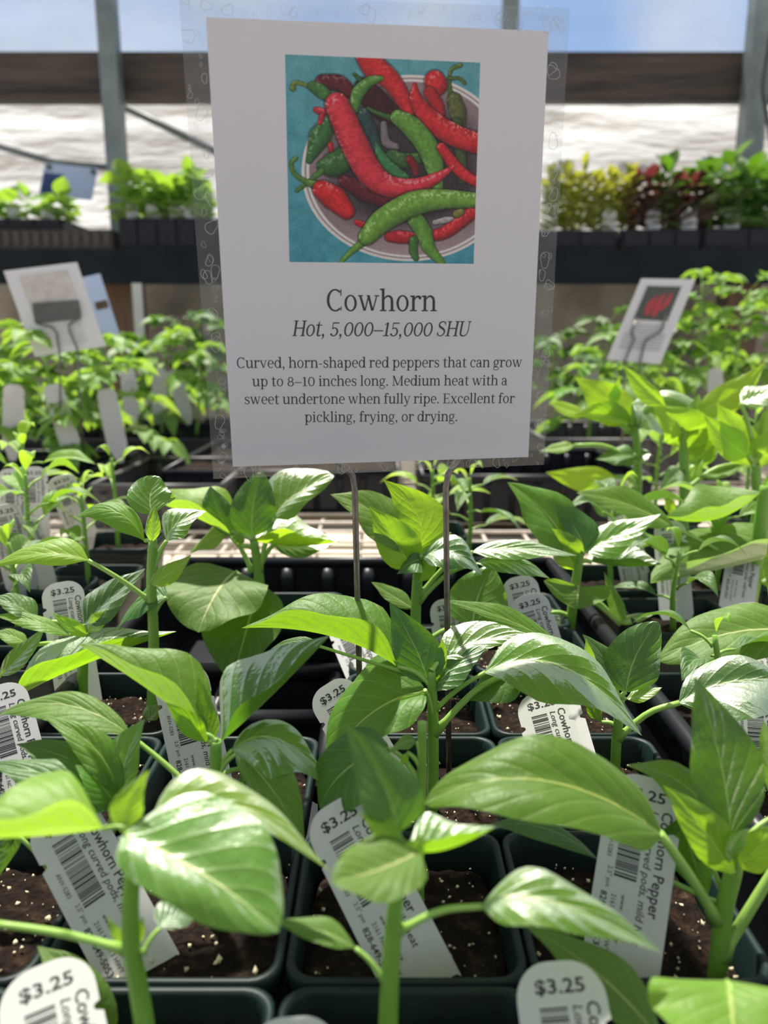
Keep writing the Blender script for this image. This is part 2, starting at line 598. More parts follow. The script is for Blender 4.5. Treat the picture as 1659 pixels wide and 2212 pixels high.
def soil_mesh(seed):
    rnd = random.Random(seed)
    mb = MB()
    h = POT_H * .905
    N = 14
    for j in range(N + 1):
        for i in range(N + 1):
            x, y = (i / N * 2 - 1), (j / N * 2 - 1)
            # round the corners of the square a little
            k = 1 - 0.10 * (abs(x) * abs(y)) ** 2
            edge = max(abs(x), abs(y))
            mb.v.append(Vector((x * h * k, y * h * k, -0.0115 + rnd.uniform(-.0011, .0016) - (0.0016 if edge > .9 else 0))))
    for j in range(N):
        for i in range(N):
            a = j * (N + 1) + i
            mb.f.append((a, a + 1, a + N + 2, a + N + 1)); mb.sm.append(True)
    return mb.mesh('soil', M['soil'])


def perlite_mesh(seed, n=110):
    rnd = random.Random(seed)
    mb = MB()
    h = POT_H * .86
    for _ in range(n):
        r = rnd.choice((.0003, .0004, .0005, .0005, .0007, .0009, .0012)) * rnd.uniform(.8, 1.2)
        c = Vector((rnd.uniform(-h, h), rnd.uniform(-h, h), -0.0104 + rnd.uniform(-.0002, .0005)))
        d = [Vector((rnd.uniform(.6, 1.2), 0, 0)), Vector((0, rnd.uniform(.6, 1.2), 0)), Vector((0, 0, rnd.uniform(.5, .9)))]
        q = Quaternion((rnd.uniform(-1, 1), rnd.uniform(-1, 1), rnd.uniform(-1, 1), rnd.uniform(-1, 1))).normalized()
        vs = [c + q @ (s * a * r) for a in d for s in (1, -1)]
        mb.add(vs, [(0, 2, 4), (2, 1, 4), (1, 3, 4), (3, 0, 4), (2, 0, 5), (1, 2, 5), (3, 1, 5), (0, 3, 5)], True)
    return mb.mesh('perlite', M['perlite'])


POT_ME = pot_meshes()
SOIL_ME = [soil_mesh(s) for s in range(4)]
PERL_ME = [perlite_mesh(s + 10) for s in range(4)]


def put(me, name, parent, loc):
    o = bpy.data.objects.new(name, me)
    COL.objects.link(o)
    o.parent = parent
    o.location = loc
    return o


PX, PY = 0.0653, 0.0652


def pot_xy(r, c):
    x = 0.006 + c * PX
    if r >= 2 and c >= 0: x += 0.008
    if c <= -3: x -= 0.006
    if c >= 2: x += 0.012
    return x, 0.1032 + r * PY + 0.5 * PY


NPOT = [0]


def potted(name, r, c, label, cat, group=None, perl=True):
    x, y = pot_xy(r, c)
    NPOT[0] += 1
    k = NPOT[0]
    e = empty(name, (x, y, RIM - 0.0575), label, cat, group)
    up = Vector((0, 0, 0.0575))
    put(POT_ME, 'pot', e, up)
    s = put(SOIL_ME[k % 4], 'soil', e, up)
    if perl:
        q = put(PERL_ME[k % 4], 'perlite', s, (0, 0, 0)); q['kind'] = 'stuff'
    return e


def tup3(p, Y0):
    return W(p[0], p[1], Y0 + (p[2] if len(p) > 2 else 0) * 0.01)


def plant(r, c, Y0, label, stem, leaves, group=None, name='potted_pepper', perl=True, stem_mat='stem'):
    """A pepper plant traced leaf by leaf: pixels are turned into points at each one's own distance (cm offsets from the stem)."""
    e = potted(name, r, c, label, 'pepper plant', group, perl)
    x, y = pot_xy(r, c)
    sp = [W(p[0], p[1], Y0 + p[2] * 0.01) for p in stem]
    rad = [0.5 * p[3] * depth(q) / FPX for p, q in zip(stem, sp)]
    if sp[0].z > RIM - 0.0105:          # root the stem in the pot's soil
        root = Vector((min(max(sp[0].x, x - .022), x + .022), min(max(sp[0].y, y - .022), y + .022), RIM - 0.013))
        sp = [root] + sp; rad = [rad[0] * 1.05] + rad
    n = max(10, 5 * len(sp))
    cs = catmull(sp, n)
    rr = np.interp(np.linspace(0, 1, n + 1), np.linspace(0, 1, len(rad)), rad)
    mb = MB(); mb.tube(cs, list(rr), 10)
    st = mb.build('stem', M[stem_mat], e, origin=cs[0])
    for i, lf in enumerate(leaves):
        d = lf
        b, m, t = tup3(d['b'], Y0), tup3(d['m'], Y0), tup3(d['t'], Y0)
        zm = depth(m); my = d['m'][1]
        Ym = m.y
        tilt = d.get('tilt', 1.15)
        ed = []
        for k in ('e1', 'e2'):
            q = d[k]
            ty = q[2] if len(q) > 2 else tilt
            ed.append(W(q[0], q[1], Ym - (q[1] - my) * zm / FPX * ty) - m)
        ob = add_leaf(e, b, m, t, ed[0], ed[1], M[d.get('mat', 'leaf')], kind=d.get('k', 'ovate'), seed=i * 7 + r * 31 + c * 5 + 100,
                      bulge=d.get('bulge', 0.10), wave=d.get('wave', 0.04), nu=26, nv=6)
        if d.get('label'): ob['label'] = d['label']
        pw = d.get('pw', 12)
        if 'pet' in d:
            a = tup3(d['pet'], Y0)
        else:
            a = min(cs, key=lambda q: (q - b).length + max(0, q.z - b.z) * 1.5)
        if (a - b).length > 0.0015:
            petiole(ob, a, b, 0.5 * pw * depth(b) / FPX, d.get('sag', 0.12))
    return e


def L(b, m, t, e1, e2, **kw):
    d = dict(b=b, m=m, t=t, e1=e1, e2=e2)
    d.update(kw)
    return d


# generic pepper for places too small or blurred to trace
def auto_pepper(r, c, label, h=0.075, n=9, seed=0, ll=0.042, group=None, mat='leaf', lean=(0, 0), xy=None, width=0.4, name='potted_pepper'):
    rnd = random.Random(seed)
    e = potted(name, r, c, label, 'pepper plant', group, perl=False)
    x, y = pot_xy(r, c)
    if xy:
        x, y = xy; e.location = (x, y, RIM - .0575)
    base = Vector((x + rnd.uniform(-.006, .006), y + rnd.uniform(-.006, .006), RIM - .012))
    top = base + Vector((lean[0], lean[1], h + .012))
    pts = [base, base.lerp(top, .5) + Vector((rnd.uniform(-.003, .003), rnd.uniform(-.003, .003), 0)), top]
    cs = catmull(pts, 10)
    mb = MB(); mb.tube(cs, [.0021 - .0008 * i / 10 for i in range(11)], 8)
    mb.build('stem', M['stem'], e, origin=base)
    az = rnd.uniform(0, 6.28)
    for i in range(n):
        f = .38 + .62 * (i / (n - 1)) ** .8
        p = base.lerp(top, f)
        az += 2.4 + rnd.uniform(-.3, .3)
        young = f > .9
        le = ll * rnd.uniform(.8, 1.15) * (.6 if young else 1.0)
        el = rnd.uniform(.9, 1.2) if young else rnd.uniform(.15, .65)
        d = Vector((math.cos(az) * math.cos(el), math.sin(az) * math.cos(el), math.sin(el)))
        pl = le * (.12 if young else .38)
        b = p + d * pl
        droop = .02 if young else rnd.uniform(.15, .5)
        m = b + d * le * .5 + Vector((0, 0, -droop * le * .12))
        t = b + Vector((d.x, d.y, d.z * .4)) * le * .98 + Vector((0, 0, -droop * le * .55))
        side = d.cross(Vector((0, 0, 1))).normalized()
        nor = side.cross(d).normalized()
        roll = rnd.uniform(-.5, .5)
        wd = le * width * rnd.uniform(.42, .55) * 1.9 * .5
        s1 = (side * math.cos(roll) + nor * math.sin(roll)) * wd + nor * wd * .45
        s2 = -(side * math.cos(roll) + nor * math.sin(roll)) * wd + nor * wd * .45
        lo = add_leaf(e, b, m, t, s1, s2, M['leaf_pale' if young else mat], seed=seed * 31 + i, nu=14, nv=4)
        if pl > .004: petiole(lo, p, b, .0009, .1)
    return e


# ---------------------------------------------------------------- lettering: a slab-serif face drawn from strokes, and a sans face
ST, TH, SF = .110, .056, .047      # stem, thin stroke, serif height
XH = .55


def _arc(cx, cy, rx, ry, wx, wy, a0=0, a1=360, n=28):
    P = []
    for i in range(n):
        a, b = (math.radians(a0 + (a1 - a0) * k / n) for k in (i, i + 1))
        P.append([(cx + rx * math.cos(a), cy + ry * math.sin(a)), (cx + rx * math.cos(b), cy + ry * math.sin(b)),
                  (cx + (rx - wx) * math.cos(b), cy + (ry - wy) * math.sin(b)), (cx + (rx - wx) * math.cos(a), cy + (ry - wy) * math.sin(a))])
    return P


def _r(x0, y0, x1, y1): return [[(x0, y0), (x1, y0), (x1, y1), (x0, y1)]]


def _st(pts, ws, n=14):
    c = catmull([Vector((p[0], p[1], 0)) for p in pts], n)
    w = np.interp(np.linspace(0, 1, n + 1), np.linspace(0, 1, len(ws)), ws)
    L_, R_ = [], []
    for i, p in enumerate(c):
        t = (c[min(i + 1, n)] - c[max(i - 1, 0)]).normalized()
        q = Vector((-t.y, t.x, 0)) * w[i] * .5
        L_.append(p + q); R_.append(p - q)
    return [[(L_[i].x, L_[i].y), (R_[i].x, R_[i].y), (R_[i + 1].x, R_[i + 1].y), (L_[i + 1].x, L_[i + 1].y)] for i in range(n)]


def _dot(cx, cy, r, n=14): return [[(cx + r * math.cos(2 * math.pi * k / n), cy + r * math.sin(2 * math.pi * k / n)) for k in range(n)]]


def _foot(x, w=.10): return _r(x - w, 0, x + ST + w, SF)                   # two-sided foot serif of the stem whose left edge is x
def _top(x, y, w=.10): return [[(x - w, y - SF), (x + .02, y - SF * 1.6), (x + .02, y), (x - w, y - .008)]]


GL = {}
GL['o'] = (.585, _arc(.29, .275, .25, .287, .10, .052))
GL['e'] = (.53, _arc(.28, .275, .24, .287, .10, .052, 0, 312) + _r(.08, .27, .515, .315))
GL['c'] = (.50, _arc(.29, .275, .25, .287, .10, .052, 52, 312) + _dot(.415, .44, .062))
GL['C'] = (.70, _arc(.38, .37, .335, .387, .108, .056, 48, 312) + _r(.585, .52, .63, .74) + _r(.59, .02, .63, .16))
GL['d'] = (.62, _arc(.28, .275, .24, .287, .10, .055) + _r(.43, 0, .43 + ST, .78) + _top(.43, .78) + _r(.5, 0, .61, SF))
GL['p'] = (.62, _arc(.345, .275, .24, .287, .10, .055) + _r(.10, -.22, .10 + ST, .55) + _top(.10, .55, .09) + _r(.01, -.22, .29, -.22 + SF))
GL['b'] = (.62, _arc(.345, .275, .24, .287, .10, .055) + _r(.10, 0, .10 + ST, .78) + _top(.10, .78, .09))
GL['q'] = (.62, _arc(.28, .275, .24, .287, .10, .055) + _r(.43, -.22, .43 + ST, .55) + _r(.34, -.22, .62, -.22 + SF))
GL['a'] = (.55, _r(.345, .04, .345 + ST, .40) + _arc(.255, .375, .188, .187, .098, .052, -5, 150) + _dot(.115, .44, .052) + _arc(.235, .16, .19, .172, .098, .05, 40, 330) + _r(.22, .285, .36, .335) + _st([(.40, .10), (.44, .02), (.53, .015)], [.09, .06, .04]))
GL['g'] = (.55, _arc(.255, .355, .205, .205, .092, .052) + _st([(.14, .20), (.09, .11), (.17, .06), (.36, .045)], [.06, .06, .08, .09]) + _arc(.265, -.085, .235, .14, .06, .05) + _r(.40, .485, .55, .54))
GL['h'] = (.64, _r(.09, 0, .09 + ST, .78) + _foot(.09, .075) + _top(.09, .78, .08) + _st([(.17, .40), (.27, .50), (.38, .52), (.48, .45), (.50, .34)], [.03, .06, .075, .10, ST]) + _r(.45, 0, .45 + ST, .36) + _foot(.45, .075))
GL['n'] = (.64, _r(.09, 0, .09 + ST, .55) + _foot(.09, .075) + _top(.09, .55, .08) + _st([(.17, .40), (.27, .50), (.38, .52), (.48, .45), (.50, .34)], [.03, .06, .075, .10, ST]) + _r(.45, 0, .45 + ST, .36) + _foot(.45, .075))
GL['m'] = (.97, _r(.09, 0, .09 + ST, .55) + _foot(.09, .07) + _top(.09, .55, .08) + _st([(.17, .40), (.26, .50), (.36, .52), (.45, .45), (.47, .34)], [.03, .06, .075, .10, ST]) + _r(.42, 0, .42 + ST, .36) + _foot(.42, .06) + _st([(.50, .40), (.60, .50), (.70, .52), (.78, .45), (.80, .34)], [.03, .06, .075, .10, ST]) + _r(.75, 0, .75 + ST, .36) + _foot(.75, .07))
GL['u'] = (.64, _r(.09, .18, .09 + ST, .55) + _top(.09, .55, .08) + _st([(.14, .20), (.17, .06), (.27, .03), (.38, .06), (.46, .15)], [ST, .10, .075, .06, .03]) + _r(.44, 0, .44 + ST, .55) + _top(.44, .55, .08) + _r(.5, 0, .63, SF))
GL['r'] = (.47, _r(.09, 0, .09 + ST, .55) + _foot(.09, .085) + _top(.09, .55, .08) + _st([(.17, .36), (.24, .48), (.34, .51), (.42, .48)], [.03, .06, .08, .09]) + _dot(.41, .465, .06))
GL['i'] = (.32, _r(.105, 0, .105 + ST, .55) + _foot(.105, .085) + _top(.105, .55, .09) + _dot(.15, .70, .064))
GL['l'] = (.32, _r(.105, 0, .105 + ST, .78) + _foot(.105, .085) + _top(.105, .78, .09))
GL['k'] = (.60, _r(.09, 0, .09 + ST, .78) + _foot(.09, .07) + _top(.09, .78, .08) + _st([(.19, .25), (.46, .52)], [.05, .055]) + _st([(.27, .33), (.50, .02)], [.10, .105]) + _r(.36, .51, .57, .55) + _r(.42, 0, .62, SF))
GL['t'] = (.40, _r(.12, .12, .12 + ST, .55) + [[(.12, .55), (.218, .55), (.218, .70), (.175, .70)]] + _r(.02, .50, .37, .55) + _st([(.165, .16), (.19, .04), (.28, .025), (.37, .06)], [ST, .09, .06, .045]))
GL['f'] = (.39, _r(.12, 0, .12 + ST, .62) + _foot(.12, .085) + _r(.02, .50, .36, .55) + _st([(.17, .60), (.20, .72), (.29, .765), (.38, .74)], [ST, .085, .06, .07]) + _dot(.375, .715, .052))
GL['s'] = (.47, _st([(.40, .41), (.33, .50), (.22, .525), (.11, .46), (.12, .35), (.24, .285), (.37, .22), (.39, .10), (.28, .025), (.15, .035), (.07, .14)], [.05, .05, .055, .08, .095, .10, .095, .08, .055, .05, .05], 26) + _r(.375, .38, .41, .52) + _r(.055, .03, .09, .18))
GL['v'] = (.57, _st([(.09, .53), (.285, .02)], [.095, .09]) + _st([(.48, .53), (.30, .02)], [.052, .055]) + _r(.0, .51, .20, .55) + _r(.37, .51, .57, .55))
GL['w'] = (.86, _st([(.09, .53), (.26, .02)], [.095, .09]) + _st([(.42, .53), (.28, .02)], [.05, .055]) + _st([(.42, .53), (.57, .02)], [.095, .09]) + _st([(.75, .53), (.59, .02)], [.05, .055]) + _r(.0, .51, .20, .55) + _r(.34, .51, .48, .55) + _r(.65, .51, .85, .55))
GL['x'] = (.58, _st([(.11, .53), (.46, .02)], [.10, .10]) + _st([(.46, .53), (.11, .02)], [.05, .05]) + _r(.01, .51, .22, .55) + _r(.36, .51, .56, .55) + _r(.0, 0, .21, SF) + _r(.35, 0, .57, SF))
GL['y'] = (.57, _st([(.09, .53), (.29, .03)], [.095, .09]) + _st([(.48, .53), (.30, .03), (.20, -.17), (.08, -.19)], [.05, .06, .06, .05]) + _dot(.085, -.17, .052) + _r(.0, .51, .20, .55) + _r(.37, .51, .57, .55))
GL['H'] = (.80, _r(.12, 0, .12 + ST, .74) + _r(.58, 0, .58 + ST, .74) + _foot(.12, .08) + _foot(.58, .08) + _r(.04, .74 - SF, .30, .74) + _r(.50, .74 - SF, .76, .74) + _r(.18, .355, .62, .41))
GL['M'] = (.98, _r(.12, 0, .175, .74) + _r(.76, 0, .76 + ST, .74) + _foot(.10, .07) + _foot(.76, .08) + _st([(.16, .73), (.47, .04)], [.10, .10]) + _st([(.80, .73), (.49, .04)], [.055, .055]) + _r(.04, .74 - SF, .20, .74) + _r(.76, .74 - SF, .94, .74))
GL['E'] = (.66, _r(.12, 0, .12 + ST, .74) + _r(.04, 0, .58, SF) + _r(.04, .74 - SF, .57, .74) + _r(.2, .355, .46, .405) + _r(.54, 0, .585, .18) + _r(.53, .58, .57, .74) + _r(.44, .29, .475, .47))
GL['S'] = (.58, _st([(.48, .58), (.40, .69), (.28, .715), (.13, .64), (.13, .50), (.28, .41), (.45, .31), (.48, .16), (.35, .035), (.19, .035), (.08, .17)], [.05, .05, .055, .085, .10, .105, .10, .085, .055, .05, .05], 28) + _r(.455, .54, .49, .72) + _r(.065, .02, .10, .22))
GL['U'] = (.76, _r(.11, .22, .11 + ST, .74) + _st([(.158, .24), (.20, .08), (.36, .022), (.53, .08), (.60, .24)], [ST, .095, .06, .055, .058]) + _r(.572, .22, .628, .74) + _r(.03, .74 - SF, .29, .74) + _r(.50, .74 - SF, .70, .74))
GL['0'] = (.62, _arc(.31, .33, .265, .342, .10, .054))
GL['1'] = (.44, _r(.17, 0, .17 + ST, .66) + _r(.05, 0, .39, SF) + [[(.04, .52), (.04, .56), (.20, .67), (.20, .60)]])
GL['5'] = (.56, _r(.11, .60, .49, .66) + _r(.11, .33, .16, .66) + _arc(.25, .205, .235, .218, .10, .054, -140, 125) + _dot(.10, .09, .055))
GL['8'] = (.60, _arc(.30, .485, .205, .185, .085, .05) + _arc(.30, .175, .25, .187, .095, .052))
GL[','] = (.26, _dot(.12, .05, .065) + _st([(.15, .05), (.15, -.05), (.07, -.14)], [.06, .06, .03], 6))
GL['.'] = (.26, _dot(.12, .055, .066))
GL['-'] = (.36, _r(.05, .235, .31, .295))
GL['–'] = (.60, _r(.02, .235, .58, .29))
GL[' '] = (.25, [])


def serif_line(text, slant=0.0):
    polys, x = [], 0.0
    for ch in text:
        adv, P = GL[ch]
        for p in P:
            polys.append([(x + q[0] + q[1] * slant, q[1]) for q in p])
        x += adv * (.94 if slant else 1.0)
    return polys, x


_TXT = {}


def sans_tris(text, bold=0.0):
    """triangles of a line of plain sans lettering, cap height about 0.72"""
    k = (text, bold)
    if k in _TXT: return _TXT[k]
    cu = bpy.data.curves.new('lettering', 'FONT')
    cu.body = text
    cu.size = 1.0
    cu.resolution_u = 2
    cu.offset = bold
    ob = bpy.data.objects.new('lettering', cu)
    COL.objects.link(ob)
    bpy.context.view_layer.update()
    dg = bpy.context.evaluated_depsgraph_get()
    me = ob.evaluated_get(dg).to_mesh()
    vs = [(v.co.x, v.co.y) for v in me.vertices]
    fs = [tuple(p.vertices) for p in me.polygons]
    ob.evaluated_get(dg).to_mesh_clear()
    bpy.data.objects.remove(ob)
    bpy.data.curves.remove(cu)
    x0 = min(v[0] for v in vs); x1 = max(v[0] for v in vs)
    _TXT[k] = ([(v[0] - x0, v[1]) for v in vs], fs, x1 - x0)
    return _TXT[k]
# ---------------------------------------------------------------- setting
def structure(name, mb, mat):
    o = mb.build(name, mat)
    o['kind'] = 'structure'
    return o


mb = MB(); mb.bb(-9, 9, -3, 14, -0.05, 0.0); structure('floor', mb, M['ground'])

WALL_Y = 2.62


def film(x0, x1, z0, z1, y, nx=60, nz=20, amp=0.012, seed=1):
    rnd = random.Random(seed)
    ph = [rnd.uniform(0, 6.28) for _ in range(6)]
    mb = MB()
    for j in range(nz + 1):
        for i in range(nx + 1):
            x = x0 + (x1 - x0) * i / nx; z = z0 + (z1 - z0) * j / nz
            d = amp * (math.sin(5 * x + 9 * z + ph[0]) * .5 + math.sin(11 * z - 3 * x + ph[1]) * .6 + .5 * math.sin(23 * z + 2.5 * x + ph[2]) + .3 * math.sin(14 * x - 17 * z + ph[3]))
            mb.v.append(Vector((x, y + d, z)))
    for j in range(nz):
        for i in range(nx):
            a = j * (nx + 1) + i
            mb.f.append((a, a + 1, a + nx + 2, a + nx + 1)); mb.sm.append(True)
    return mb


ZB0 = W(400, 213, 2.45).z
ZB1 = W(400, 106, 2.45).z
structure('wall_back', film(-3.2, 3.2, 1.15, ZB1 - .02, WALL_Y, amp=.016), M['film_white'])
mb = film(-3.2, 3.2, ZB1 - .05, 2.12, WALL_Y + .03, nx=30, nz=8, amp=.01, seed=5); structure('window_1', mb, M['film_clear'])
mb = MB(); mb.bb(-3.2, 3.2, 2.47, 2.51, ZB0, ZB1); structure('trim_1', mb, M['beam'])
mb = MB(); mb.bb(-3.2, 3.2, 2.56, 2.72, 0.0, 1.17); structure('wall_base', mb, M['block'])


def post(name, px, py, Y, w, h=2.12):
    x = W(px, py, Y).x
    mb = MB()
    # square tube with rounded corners and a lip
    rings(mb, [[v + Vector((x, Y, 0)) for v in rsq(0, 0, w / 2, .004, z, 3)] for z in (0.0, h)], False, True, True)
    o = structure(name, mb, M['steel'])
    return o


post('trim_2', 258, 420, 2.43, .052)
post('trim_3', 1103, 8, 2.43, .045)
post('trim_4', 1625, 250, 2.43, .060)
mb = MB(); mb.tube([W(268, 232, 2.57), W(345, 268, 2.58), W(470, 330, 2.58)], .011, 8); structure('trim_5', mb, M['steel'])
mb = MB(); mb.tube([W(-60, 300, 2.58), W(60, 335, 2.58), W(120, 352, 2.58), W(235, 362, 2.58)], .010, 8); structure('trim_6', mb, M['steel'])

# irrigation hose running down the right post
mb = MB(); mb.tube(catmull([W(1668, 60, 2.36), W(1656, 130, 2.36), W(1648, 190, 2.36), W(1655, 240, 2.36), W(1668, 320, 2.36)], 16), .006, 8)
props(mb.build('irrigation_hose', M['tray_dusty']), 'thin grey irrigation hose curving down beside the right steel post', 'hose')

# ---------------------------------------------------------------- shelf at the back
SH_Y = 2.12
SZ1 = W(300, 538, SH_Y).z
SZ0 = W(300, 613, SH_Y).z
sh = empty('plant_shelf', (0, 2.3, 0), 'long black shelf board across the back on dark wooden posts', 'shelf')
mb = MB(); mb.bb(-2.0, 2.0, SH_Y + .02, 2.40, SZ1 - .022, SZ1 - .002); mb.build('shelf_board', M['fascia'], sh, (0, 2.3, SZ1))
mb = MB(); mb.bb(-2.0, 2.0, SH_Y, SH_Y + .02, SZ0, SZ1); mb.build('front_rail', M['fascia'], sh, (0, SH_Y, SZ1))
for px in (272, 1592):
    x = W(px, 660, 2.25).x
    mb = MB(); mb.bb(x - .045, x + .045, 2.21, 2.29, 0, SZ1 - .022); mb.build('post', M['wood'], sh, (x, 2.25, 0))

M['pale_slat'] = simple('pale_sunbleached_slat', (0.55, 0.48, 0.39, 1), 0.8, noise=0.2, scale=12)  # pale colour stands for sunlight on the floor below
# ---------------------------------------------------------------- wire bench
be = empty('wire_bench', (0, .9, 0), 'long greenhouse bench with a pale welded wire mesh top', 'bench')
mb = MB()
R_ = .0021
x = -1.25
while x < 1.26:
    mb.tube([(x, -.25, BENCH - R_ * 3), (x, 1.95, BENCH - R_ * 3)], R_, 6); x += .0508
y = -.25
while y < 1.96:
    mb.tube([(-1.25, y, BENCH - R_), (1.25, y, BENCH - R_)], R_, 6); y += .0508
mb.build('mesh_top', M['mesh_wire'], be, (0, .9, BENCH))
for k in range(9):
    y0 = .60 + k * .082
    mb = MB(); mb.bb(-1.2, 1.2, y0, y0 + .064, BENCH - .034, BENCH - .022); mb.build('slat', M['pale_slat'], be, (0, y0, BENCH - .03))  # added slats standing in for the sunlit floor under the mesh
for i, (x0, x1, y0, y1) in enumerate(((-1.27, 1.27, 1.93, 1.97), (-1.27, -1.23, -.3, 1.97), (1.23, 1.27, -.3, 1.97), (-1.27, 1.27, -.3, -.26))):
    mb = MB(); mb.bb(x0, x1, y0, y1, BENCH - .05, BENCH - R_ * 4); mb.build('frame_rail', M['wood'], be, ((x0 + x1) / 2, (y0 + y1) / 2, BENCH - .03))
for x0 in (-1.2, 1.2):
    for y0 in (-.22, 1.9):
        mb = MB(); mb.bb(x0 - .03, x0 + .03, y0 - .03, y0 + .03, 0, BENCH - .05); mb.build('leg', M['wood'], be, (x0, y0, 0))


# ---------------------------------------------------------------- trays
def open_tray(label, x0, x1, y0, y1, z0, z1, bars_y=(), bars_x=(), ribs=True, mat='tray', group=None, soil=False, name='carry_tray'):
    e = empty(name, ((x0 + x1) / 2, (y0 + y1) / 2, z0), label, 'tray', group)
    t = .0022
    mb = MB()
    mb.bb(x0, x1, y0, y1, z0, z0 + .003)
    mb.bb(x0, x1, y1 - t, y1, z0, z1); mb.bb(x0, x1, y0, y0 + t, z0, z1)
    mb.bb(x0, x0 + t, y0, y1, z0, z1); mb.bb(x1 - t, x1, y0, y1, z0, z1)
    sh_ = mb.build('shell', M[mat], e, ((x0 + x1) / 2, (y0 + y1) / 2, z0))
    mb = MB()
    for a, b in (((x0, y0), (x1, y0)), ((x1, y0), (x1, y1)), ((x1, y1), (x0, y1)), ((x0, y1), (x0, y0))):
        mb.tube([(a[0], a[1], z1), (b[0], b[1], z1)], .0042, 8)
    mb.build('rim', M[mat], e, ((x0 + x1) / 2, (y0 + y1) / 2, z1))
    if ribs:
        n = int((x1 - x0) / .031)
        for i in range(n):
            xx = x0 + (i + .5) * (x1 - x0) / n
            for yy in (y1 - t - .002, y0 + t + .002):
                mb = MB(); mb.tube([(xx, yy, z0), (xx, yy, z1 - .012), (xx, yy + (.003 if yy > (y0 + y1) / 2 else -.003), z1 - .006)], .0062, 8)
                mb.build('rib', M[mat], e, (xx, yy, z0))
    for yy, xa, xb in bars_y:
        mb = MB(); mb.tube([(xa, yy, z1 - .026), (xb, yy, z1 - .026)], .0052, 12); mb.bb(xa, xb, yy - .0008, yy + .0008, z0 + .002, z1 - .026)
        mb.build('divider', M[mat], e, ((xa + xb) / 2, yy, z0))
    for xx, ya, yb in bars_x:
        mb = MB(); mb.tube([(xx, ya, z1 - .028), (xx, yb, z1 - .028)], .0045, 10); mb.bb(xx - .0008, xx + .0008, ya, yb, z0 + .002, z1 - .028)
        mb.build('divider', M[mat], e, (xx, (ya + yb) / 2, z0))
    if soil:
        mb = MB(); rnd = random.Random(int(x0 * 1000))
        nx, ny = 16, 12
        for j in range(ny + 1):
            for i in range(nx + 1):
                mb.v.append(Vector((x0 + .005 + (x1 - x0 - .01) * i / nx, y0 + .005 + (y1 - y0 - .01) * j / ny, z1 - .008 + rnd.uniform(-.004, .006))))
        for j in range(ny):
            for i in range(nx):
                a = j * (nx + 1) + i
                mb.f.append((a, a + 1, a + nx + 2, a + nx + 1)); mb.sm.append(True)
        mb.build('soil', M['soil'], e, ((x0 + x1) / 2, (y0 + y1) / 2, z1))
    return e


TX0, TX1, TY0, TY1 = -.1525, .128, .03, .572
open_tray('black carry tray under the signed peppers, its back slots empty', TX0, TX1, TY0, TY1, BENCH, RIM - .001,
          bars_y=[(.365, -.148, -.03), (.425, -.148, .0), (.49, -.02, .04)], bars_x=[(-.028, .30, .56), (-.09, .30, .56)])

# row of trays further back on the bench
open_tray('dusty black empty tray lying behind the left pepper pots', -.36, -.20, .93, 1.17, BENCH, RIM - .006, mat='tray_dusty', bars_y=[(1.0, -.36, -.2), (1.08, -.36, -.2)])
open_tray('black tray of bare brown soil behind the lower left edge of the sign', -.30, .02, 1.03, 1.36, BENCH, RIM - .004, mat='tray', soil=True)
open_tray('empty black tray with long dividers right behind the sign', .05, .34, .96, 1.22, BENCH, RIM, mat='tray', bars_y=[(1.03, .05, .34), (1.12, .05, .34)])
open_tray('dusty empty tray behind the big peppers on the right', .27, .60, 1.28, 1.60, BENCH, RIM + .01, mat='tray_dusty', bars_y=[(1.38, .27, .6), (1.48, .27, .6)])
open_tray('black tray holding the tomato pots on the left', -.80, -.42, 1.06, 1.30, BENCH, RIM - .012, mat='tray', ribs=False)
open_tray('black tray holding the far left tomato pots behind it', -.80, -.30, 1.42, 1.74, BENCH, RIM - .006, mat='tray', ribs=False)
# pale rail lying across the bench
mb = MB(); mb.bb(.12, .62, 1.72, 1.76, BENCH, BENCH + .03)
props(mb.build('bench_rail', M['mesh_wire'], origin=(.37, 1.74, BENCH)), 'pale wooden strip lying across the bench behind the right trays', 'rail')
# ---------------------------------------------------------------- the traced pepper plants
plant(0, -1, .145, 'front pepper plant left of centre, broad pale leaf drooping toward the viewer',
  [(318, 2260, -.2, 44), (300, 2140, 0, 42), (283, 2040, 0, 40), (283, 1930, 0, 36), (290, 1840, 0, 34), (292, 1795, 0, 26)],
  [L((268, 1806, -.2), (440, 1890, -.9), (602, 2014, -1.4), (545, 1762), (320, 1930), k='round', mat='leaf_dusty', bulge=.16),
   L((222, 1790, 0), (85, 1806, -.6), (-120, 1815, -1.0), (70, 1664), (85, 1750, -.6), mat='leaf_pale', bulge=.18),
   L((270, 1803, 0), (275, 1738, .2), (323, 1662, .3), (240, 1735, .3), (312, 1748, .3), mat='leaf_pale', k='lance'),
   L((318, 1804, .2), (490, 1735, .8), (716, 1886, .3), (475, 1670), (500, 1795), bulge=.15, mat='leaf_pale'),
   L((-20, 1994, -.3), (-90, 1985, -.3), (-180, 2010, -.3), (-90, 1950), (-90, 2030), pet=(275, 2052, 0), pw=20, sag=.03),
   L((345, 2005, .3), (380, 1978, .8), (436, 1972, 1.3), (365, 1942), (398, 2006), pet=(308, 2060, 0), mat='leaf_dark'),
   L((266, 2038, -.1), (249, 2010, -.1), (233, 1980, 0), (238, 2016, .4), (258, 2004, .4), k='lance', mat='leaf_pale', pw=8),
   L((294, 2044, 0), (301, 2015, 0), (309, 1978, .1), (290, 2010, .3), (314, 2016, .3), k='lance', mat='leaf_pale', pw=8),
   L((238, 2262, 1.2), (165, 2120, 1.7), (80, 2043, 2.2), (222, 2110), (112, 2165), pet=(312, 2290, -.1), mat='leaf_dusty')])

